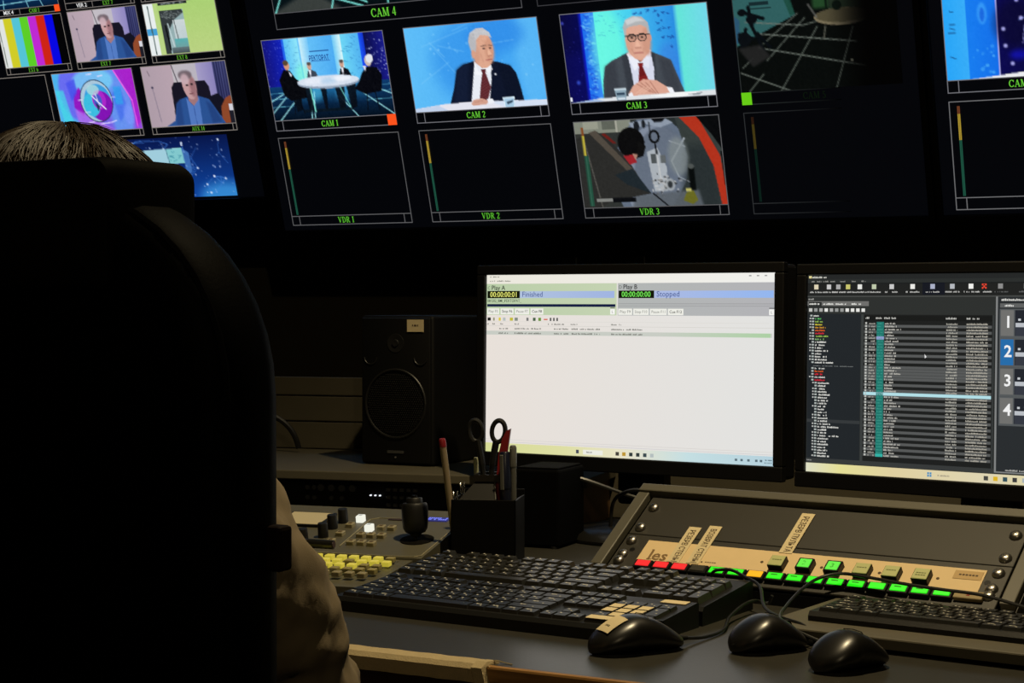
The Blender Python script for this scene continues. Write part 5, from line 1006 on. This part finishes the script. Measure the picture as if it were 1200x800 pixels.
kb2, TTb = keyboard('taller worn black keyboard behind the front keyboard', (-1.306, 2.010, DZ), R(-3.6), .470, .142, .022, .036, .0085, .0056, M['key2'], None, True)
kb3, TTc = keyboard('black keyboard on the brown board in front of the lit buttons', (-.706, 1.984, DZ + .0182), R(-5.5), .452, .118, .010, .012, .0045, .0030, M['key'], None)

# ------------------------------------------------------------------ mice
def mouse(label, loc, rz, L, Wm, H, cable, sticker=False):
    t = thing('computer_mouse', label, 'mouse', loc, rz, 'computer mice')
    # +x is the cable end
    rings = []; n = 24; m = 18
    for i in range(m + 1):
        s_ = i / m; x = -L / 2 + L * s_
        e = max(0.02, 1 - abs(2 * s_ - 1) ** 3.2) ** .5
        wd = Wm / 2 * e * (1 - .10 * math.sin(math.pi * s_) * (1 if s_ > .4 else .3)); top = H * (max(.0, math.sin(math.pi * (s_ * .86 + .06))) ** .75) * (1.0 if s_ < .45 else 1 - .38 * ((s_ - .45) / .55) ** 1.5)
        top = max(top, .008); rg = []
        for k in range(n):
            a = 2 * math.pi * k / n; cx, sz = math.cos(a), math.sin(a)
            y = wd * math.copysign(abs(cx) ** .75, cx); z = (top * .42) + (top * .58 if sz > 0 else top * .42) * math.copysign(abs(sz) ** .85, sz)
            if z < top * .3: y *= .90
            rg.append((x, y, max(.0012, z + .0012)))
        rings.append(rg)
    b = MB(); b.rings(rings); bo_ = b.obj('body', M['blkg'], t, True)
    sd = bo_.modifiers.new('subsurf', 'SUBSURF'); sd.levels = 1; sd.render_levels = 1
    MB().prism([(L * .46 * math.cos(a), Wm * .42 * math.sin(a)) for a in [2 * math.pi * k / 20 for k in range(20)]], 0, .0022).obj('glide_base', M['rubber'], t)
    tz = H * .93
    MB(Matrix.Translation((L * .24, 0, H * .60)) @ Matrix.Rotation(R(90), 4, 'X')).lathe([(.0, -.003), (.008, -.003), (.0085, 0), (.008, .003), (.0, .003)], 16).obj('scroll_wheel', M['rubber'], t, True)
    MB().tube([(L * .05, -Wm * .40, H * .70), (L * .06, -Wm * .2, H * .985), (L * .06, 0, H * 1.012), (L * .06, Wm * .2, H * .985), (L * .05, Wm * .40, H * .70)], .0006, 4).obj('button_seam', M['blk'], t)
    if cable:
        inv = (Matrix.Translation(loc) @ Matrix.Rotation(rz, 4, 'Z')).inverted()
        MB(inv).tube(smooth_path([(Matrix.Translation(loc) @ Matrix.Rotation(rz, 4, 'Z')) @ Vector((L * .46, 0, .010))] + [Vector(p) for p in cable], 7), .0021, 7).obj('cable', M['cable'], t, True)
        MB().cyl((L * .47, 0, .010), (L * .56, 0, .0095), .0036, .0026, 10).obj('strain_relief', M['rubber'], t, True)
    if sticker:
        st_ = MB(); g_ = []
        for i in range(7):
            for j in range(7):
                x = -L * .27 + (i / 6 - .5) * .026; y = -.002 + (j / 6 - .5) * .026
                s_ = (x + L / 2) / L; top = H * (max(.0, math.sin(math.pi * (s_ * .86 + .06))) ** .75); z = top * (1 - .30 * (abs(y) / (Wm / 2)) ** 2.6) + .0028
                g_.append((x, y, z))
        st_.geo(g_, [(i * 7 + j, i * 7 + j + 1, (i + 1) * 7 + j + 1, (i + 1) * 7 + j) for i in range(6) for j in range(6)]); so = st_.obj('paper_sticker', M['paper'], t)
        sm = so.modifiers.new('solid', 'SOLIDIFY'); sm.thickness = .0005
        for i in range(3): MB().box((-L * .30, -.004 + i * .003, H * .985 + .0026), (.0022, .002, .0004)).obj('lettering', M['ink'], t)
    return t
mouse('black computer mouse with a cream paper sticker', (-.843, 1.806, DZ), R(55), .118, .064, .041, [(-.8022, 1.9013, .7435), (-.800, 1.955, .7435), (-.815, 2.010, .748), (-.818, 2.062, .755), (-.815, 2.095, .756), (-.803, 2.108, .752), (-.7961, 2.1061, .7625)], True)
mouse('black computer mouse in the middle of the three', (-.716, 1.880, DZ), R(54), .096, .060, .041, [(-.682, 1.935, .744), (-.70, 1.955, .757), (-.745, 1.985, .7605), (-.7805, 2.036, .762), (-.806, 2.0878, .7762), (-.8399, 2.1218, .7811), (-.8639, 2.1411, .7844), (-.8787, 2.1437, .784), (-.8911, 2.1425, .780), (-.8995, 2.1486, .762)])
mouse('black computer mouse nearest to the right edge', (-.605, 1.828, DZ), R(64), .098, .062, .041, [(-.605, 1.89, .744), (-.64, 1.905, .744), (-.70, 1.925, .757), (-.735, 1.97, .7605), (-.7562, 2.0495, .762), (-.7562, 2.1035, .7741), (-.7486, 2.1448, .7828), (-.7248, 2.1562, .7885), (-.6958, 2.152, .788), (-.6381, 2.1399, .7845), (-.5938, 2.132, .7828), (-.5402, 2.123, .7812), (-.4861, 2.1057, .774), (-.4339, 2.0877, .7664)])

# ------------------------------------------------------------------ operator's chair
ch = thing('office_chair', 'large black high backed office chair at the left', 'chair', (-1.066, 1.03, 0), R(0))
def rr(w_, z0, z1, r, n=10, rb=.06):
    p = []
    for cx, cz, a0, rad in ((w_ / 2 - r, z1 - r, 0, r), (-w_ / 2 + r, z1 - r, 90, r), (-w_ / 2 + rb, z0 + rb, 180, rb), (w_ / 2 - rb, z0 + rb, 270, rb)):
        for i in range(n + 1): a = R(a0 + 90 * i / n); p.append((cx + rad * math.cos(a), cz + rad * math.sin(a)))
    return p
def slab(pts_fn, ys):  # layers of outline from back to front
    b = MB(); b.rings([[(x, y, z) for x, z in pts_fn(k)] for y, k in ys]); return b
outl = lambda k: [(x * (1 - k / .25), .82 + (z - .82) * (1 - k / .40)) for x, z in rr(.572, .46, 1.212, .150)]
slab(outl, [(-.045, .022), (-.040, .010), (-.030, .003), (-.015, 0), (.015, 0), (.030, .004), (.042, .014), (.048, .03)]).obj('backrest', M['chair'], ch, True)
MB().tube([(x, -.028, z) for x, z in outl(.004)] + [(outl(.004)[0][0], -.028, outl(.004)[0][1])], .0035, 6).obj('piping', M['chair'], ch, True)
hc = MB(); hr = lambda k: [(x * (1 - k / .2), 1.19 + (z - 1.19) * (1 - k / .05)) for x, z in rr(.390, 1.148, 1.234, .014, 5, .010)]
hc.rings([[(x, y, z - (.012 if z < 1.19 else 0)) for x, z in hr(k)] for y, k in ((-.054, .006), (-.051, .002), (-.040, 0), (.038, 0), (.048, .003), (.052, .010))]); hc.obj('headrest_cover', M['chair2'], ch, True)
MB().box((.2810, .020, .951), (.034, .016, .033), .003).obj('side_clip', mat('dark_red_plastic', (.008, .003, .002), .7, spec=.1), ch)
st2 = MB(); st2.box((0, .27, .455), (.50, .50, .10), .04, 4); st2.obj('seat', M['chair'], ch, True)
for s_ in (-1, 1):
    ar = MB(); ar.tube(smooth_path([(s_ * .255, .08, .45), (s_ * .285, .08, .56), (s_ * .285, .10, .645)], 6), .016, 10); ar.obj('armrest_post', M['blk'], ch, True)
    MB().box((s_ * .285, .20, .665), (.06, .27, .03), .012, 3).obj('armrest_pad', M['rubber'], ch, True)
MB().cyl((0, .25, .12), (0, .25, .41), .028, n=16).obj('gas_column', M['metal'], ch, True)
MB().box((0, .05, .43), (.10, .36, .025), .006).obj('back_bracket', M['metal'], ch)
for k in range(5):
    a = R(90 + 72 * k); lg_ = MB(); lg_.tube([(0, .25, .11), (.17 * math.cos(a), .25 + .17 * math.sin(a), .095), (.30 * math.cos(a), .25 + .30 * math.sin(a), .072)], [.026, .020, .014], 8); le = lg_.obj('base_leg', M['blk'], ch, True)
    MB().cyl((.30 * math.cos(a) - .02 * math.sin(a), .25 + .30 * math.sin(a) + .02 * math.cos(a), .029), (.30 * math.cos(a) + .02 * math.sin(a), .25 + .30 * math.sin(a) - .02 * math.cos(a), .029), .0285, n=16).obj('castor', M['rubber'], le, True)

# ------------------------------------------------------------------ operator sitting in the chair
PX, PY = -1.135, 1.215
def skin(name, verts, edges, rads, m, parent=None, root=0, lv=2):
    me = bpy.data.meshes.new(name); me.from_pydata([Vector(v) for v in verts], edges, []); ob = link(name, me, parent)
    ob.modifiers.new('skin', 'SKIN').use_smooth_shade = True; sv = me.skin_vertices[0].data
    for i, r in enumerate(rads): sv[i].radius = r if isinstance(r, (tuple, list)) else (r, r); sv[i].use_root = i == root
    s = ob.modifiers.new('subsurf', 'SUBSURF'); s.levels = lv; s.render_levels = lv; me.materials.append(m)
    return ob
# joints relative to the hips on the floor plan
B_ = dict(pel=(0, -.02, .52), wai=(0, -.03, .66), che=(0, 0, .82), nb=(0, .02, .965), nk=(0, .035, 1.045), hd=(0, .02, 1.135), cr=(0, -.01, 1.205),
          cr2=(0, -.02, 1.225), shr=(.140, .06, .925), elr=(.145, .17, .745), wrr=(-.13, .300, .790), shl=(-.165, .02, .925), ell=(-.235, .20, .735), wrl=(-.23, .40, .79),
          hir=(.09, .0, .51), knr=(.13, .42, .53), anr=(.13, .40, .10), tor=(.14, .55, .05), hil=(-.09, .0, .51), knl=(-.13, .42, .53), anl=(-.13, .40, .10), tol=(-.14, .55, .05))
names = list(B_); idx = {k: i for i, k in enumerate(names)}
E_ = [('pel', 'wai'), ('wai', 'che'), ('che', 'nb'), ('nb', 'nk'), ('nk', 'hd'), ('hd', 'cr'), ('cr', 'cr2'), ('nb', 'shr'), ('shr', 'elr'), ('elr', 'wrr'), ('nb', 'shl'), ('shl', 'ell'), ('ell', 'wrl'), ('pel', 'hir'), ('hir', 'knr'), ('knr', 'anr'), ('anr', 'tor'), ('pel', 'hil'), ('hil', 'knl'), ('knl', 'anl'), ('anl', 'tol')]
vs = [B_[k] for k in names]; es = [(idx[a], idx[b]) for a, b in E_]
rd = dict(pel=.12, wai=.11, che=.12, nb=.065, nk=.055, hd=.085, cr=.082, cr2=.05, shr=.05, elr=.038, wrr=.027, shl=.05, ell=.038, wrl=.027, hir=.08, knr=.06, anr=.04, tor=.035, hil=.08, knl=.06, anl=.04, tol=.035)
rads = [rd[k] for k in names]
# hands: palm and five fingers each, part of the same body
def add_hand(w, fwd, side):
    w = Vector(w); f = Vector(fwd).normalized(); up = Vector((0, 0, 1)); sd = f.cross(up).normalized() * side
    palm = w + f * .075; wi = idx[w_name]; vs.append(tuple(palm)); rads.append((.034, .014)); pi = len(vs) - 1; es.append((wi, pi))
    for k, (off, L) in enumerate(((-.030, .062), (-.010, .074), (.010, .070), (.028, .054))):
        p = pi
        for s_, dz in ((.32, -.004), (.62, -.012), (1.0, -.030)):
            vs.append(tuple(palm + sd * off * 1.05 + f * (.018 + L * s_) + up * dz)); rads.append(.0085 if s_ < .9 else .0065); es.append((p, len(vs) - 1)); p = len(vs) - 1
    p = pi
    for s_, o_ in ((.0, -.042), (.026, -.058), (.05, -.060)):
        vs.append(tuple(palm - f * .03 + sd * o_ + f * s_ + up * -.012)); rads.append(.0095); es.append((p, len(vs) - 1)); p = len(vs) - 1
w_name = 'wrr'; add_hand(B_['wrr'], (-.9, 1, 0), -1)
w_name = 'wrl'; add_hand(B_['wrl'], (-.2, 1, 0), 1)
me_ = skin('person', vs, es, rads, M['skin'], None, 0); me_.location = (PX, PY, 0)
tag(me_, 'person in a beige jacket sitting in the black chair, seen from behind', 'person')
# face details on the far side of the head
MB().ball((.030, .092, 1.150), (.026, .02, .018)).obj('eye', mat('eye_white', (.7, .7, .68), .3), me_, True); MB().ball((-.030, .092, 1.150), (.026, .02, .018)).obj('eye', MATS['eye_white'], me_, True)
MB().rings([[(-.006, .098, 1.153), (.006, .098, 1.153), (0, .100, 1.157)], [(-.014, .106, 1.113), (.014, .106, 1.113), (0, .126, 1.118)], [(-.010, .098, 1.105), (.010, .098, 1.105), (0, .108, 1.106)]]).obj('nose', M['skin'], me_, True)
MB().ball((0, .094, 1.085), (.046, .018, .014)).obj('mouth', mat('lips', (.38, .14, .12), .5), me_, True)
for s_ in (-1, 1): MB().ball((s_ * .086, .015, 1.13), (.02, .035, .06)).obj('ear', M['skin'], me_, True)
# jacket: sleeves and trunk, a little larger than the body
J = dict(pel=((0, -.02, .53), (.185, .13)), wai=((0, -.03, .66), (.175, .125)), che=((0, 0, .82), (.185, .125)), nb=((0, .015, .935), (.10, .075)), col=((0, .03, .985), .075), shr=((.130, .060, .925), .074), u1=((.160, .085, .86), .066), elr=((.146, .170, .745), .058), f1=((.03, .265, .768), .048), wrr=((-.122, .295, .788), .040), shl=((-.16, .02, .915), .078), u2=((-.20, .10, .835), .068), ell=((-.235, .20, .735), .062), wrl=((-.231, .385, .788), .040))
jn = list(J); ji = {k: i for i, k in enumerate(jn)}
jk = skin('jacket', [J[k][0] for k in jn], [(ji[a], ji[b]) for a, b in (('pel', 'wai'), ('wai', 'che'), ('che', 'nb'), ('nb', 'col'), ('nb', 'shr'), ('shr', 'u1'), ('u1', 'elr'), ('elr', 'f1'), ('f1', 'wrr'), ('nb', 'shl'), ('shl', 'u2'), ('u2', 'ell'), ('ell', 'wrl'))], [J[k][1] for k in jn], M['jacket'], me_, 0, 4)
tx = bpy.data.textures.new('fold_noise', 'CLOUDS'); tx.noise_scale = .055; tx.noise_depth = 2
dm = jk.modifiers.new('folds', 'DISPLACE'); dm.texture = tx; dm.strength = .030; dm.mid_level = .5
T_ = dict(pel=(0, -.02, .50), hir=(.09, .0, .51), knr=(.13, .42, .53), anr=(.13, .40, .14), hil=(-.09, .0, .51), knl=(-.13, .42, .53), anl=(-.13, .40, .14)); tn = list(T_); ti = {k: i for i, k in enumerate(tn)}
skin('trousers', [T_[k] for k in tn], [(ti[a], ti[b]) for a, b in (('pel', 'hir'), ('hir', 'knr'), ('knr', 'anr'), ('pel', 'hil'), ('hil', 'knl'), ('knl', 'anl'))], [.13, .095, .075, .06, .095, .075, .06], M['trousers'], me_)
for s_ in (-1, 1): MB().box((s_ * .135, .47, .05), (.09, .26, .09), .035, 3).obj('shoe', M['rubber'], me_, True)
# hair: cap and loose strands
hp = MB(); hp.ball((.0, .002, 1.183), (.186, .212, .205), 28, 18)
bmesh.ops.delete(hp.bm, geom=[v for v in hp.bm.verts if v.co.z < 1.055 or (v.co.y > .065 and v.co.z < 1.205)], context='VERTS'); hc_ = hp.obj('hair', M['hair'], me_, True)
hs = MB()
for k in range(2600):
    th_ = random.uniform(0, 2 * math.pi); ph_ = random.uniform(.0, 1.25)
    off_ = 1.0 + random.uniform(.0, .05); off2 = random.uniform(-1, 3)
    def hp_(p, q, s): return Vector((.093 * s * math.sin(p) * math.cos(q), .002 + .106 * s * math.sin(p) * math.sin(q), 1.183 + .1025 * s * math.cos(p)))
    if math.sin(th_) > .5 and ph_ > .7: continue
    pts = [hp_(ph_ + .10 * i, th_ + .03 * math.sin(th_ * 3) * i + random.uniform(-.012, .012) * i, off_ + .004 * i * off2) for i in range(5)]
    r_ = random.uniform(.0003, .0007); hs.tube(pts, [r_, r_, r_, r_ * .8, r_ * .3], 3)
so_ = hs.obj('hair_strands', mat('hair_light', (.040, .022, .006), .55, noise=.8, nscale=30), hc_, True); so_['kind'] = 'stuff'
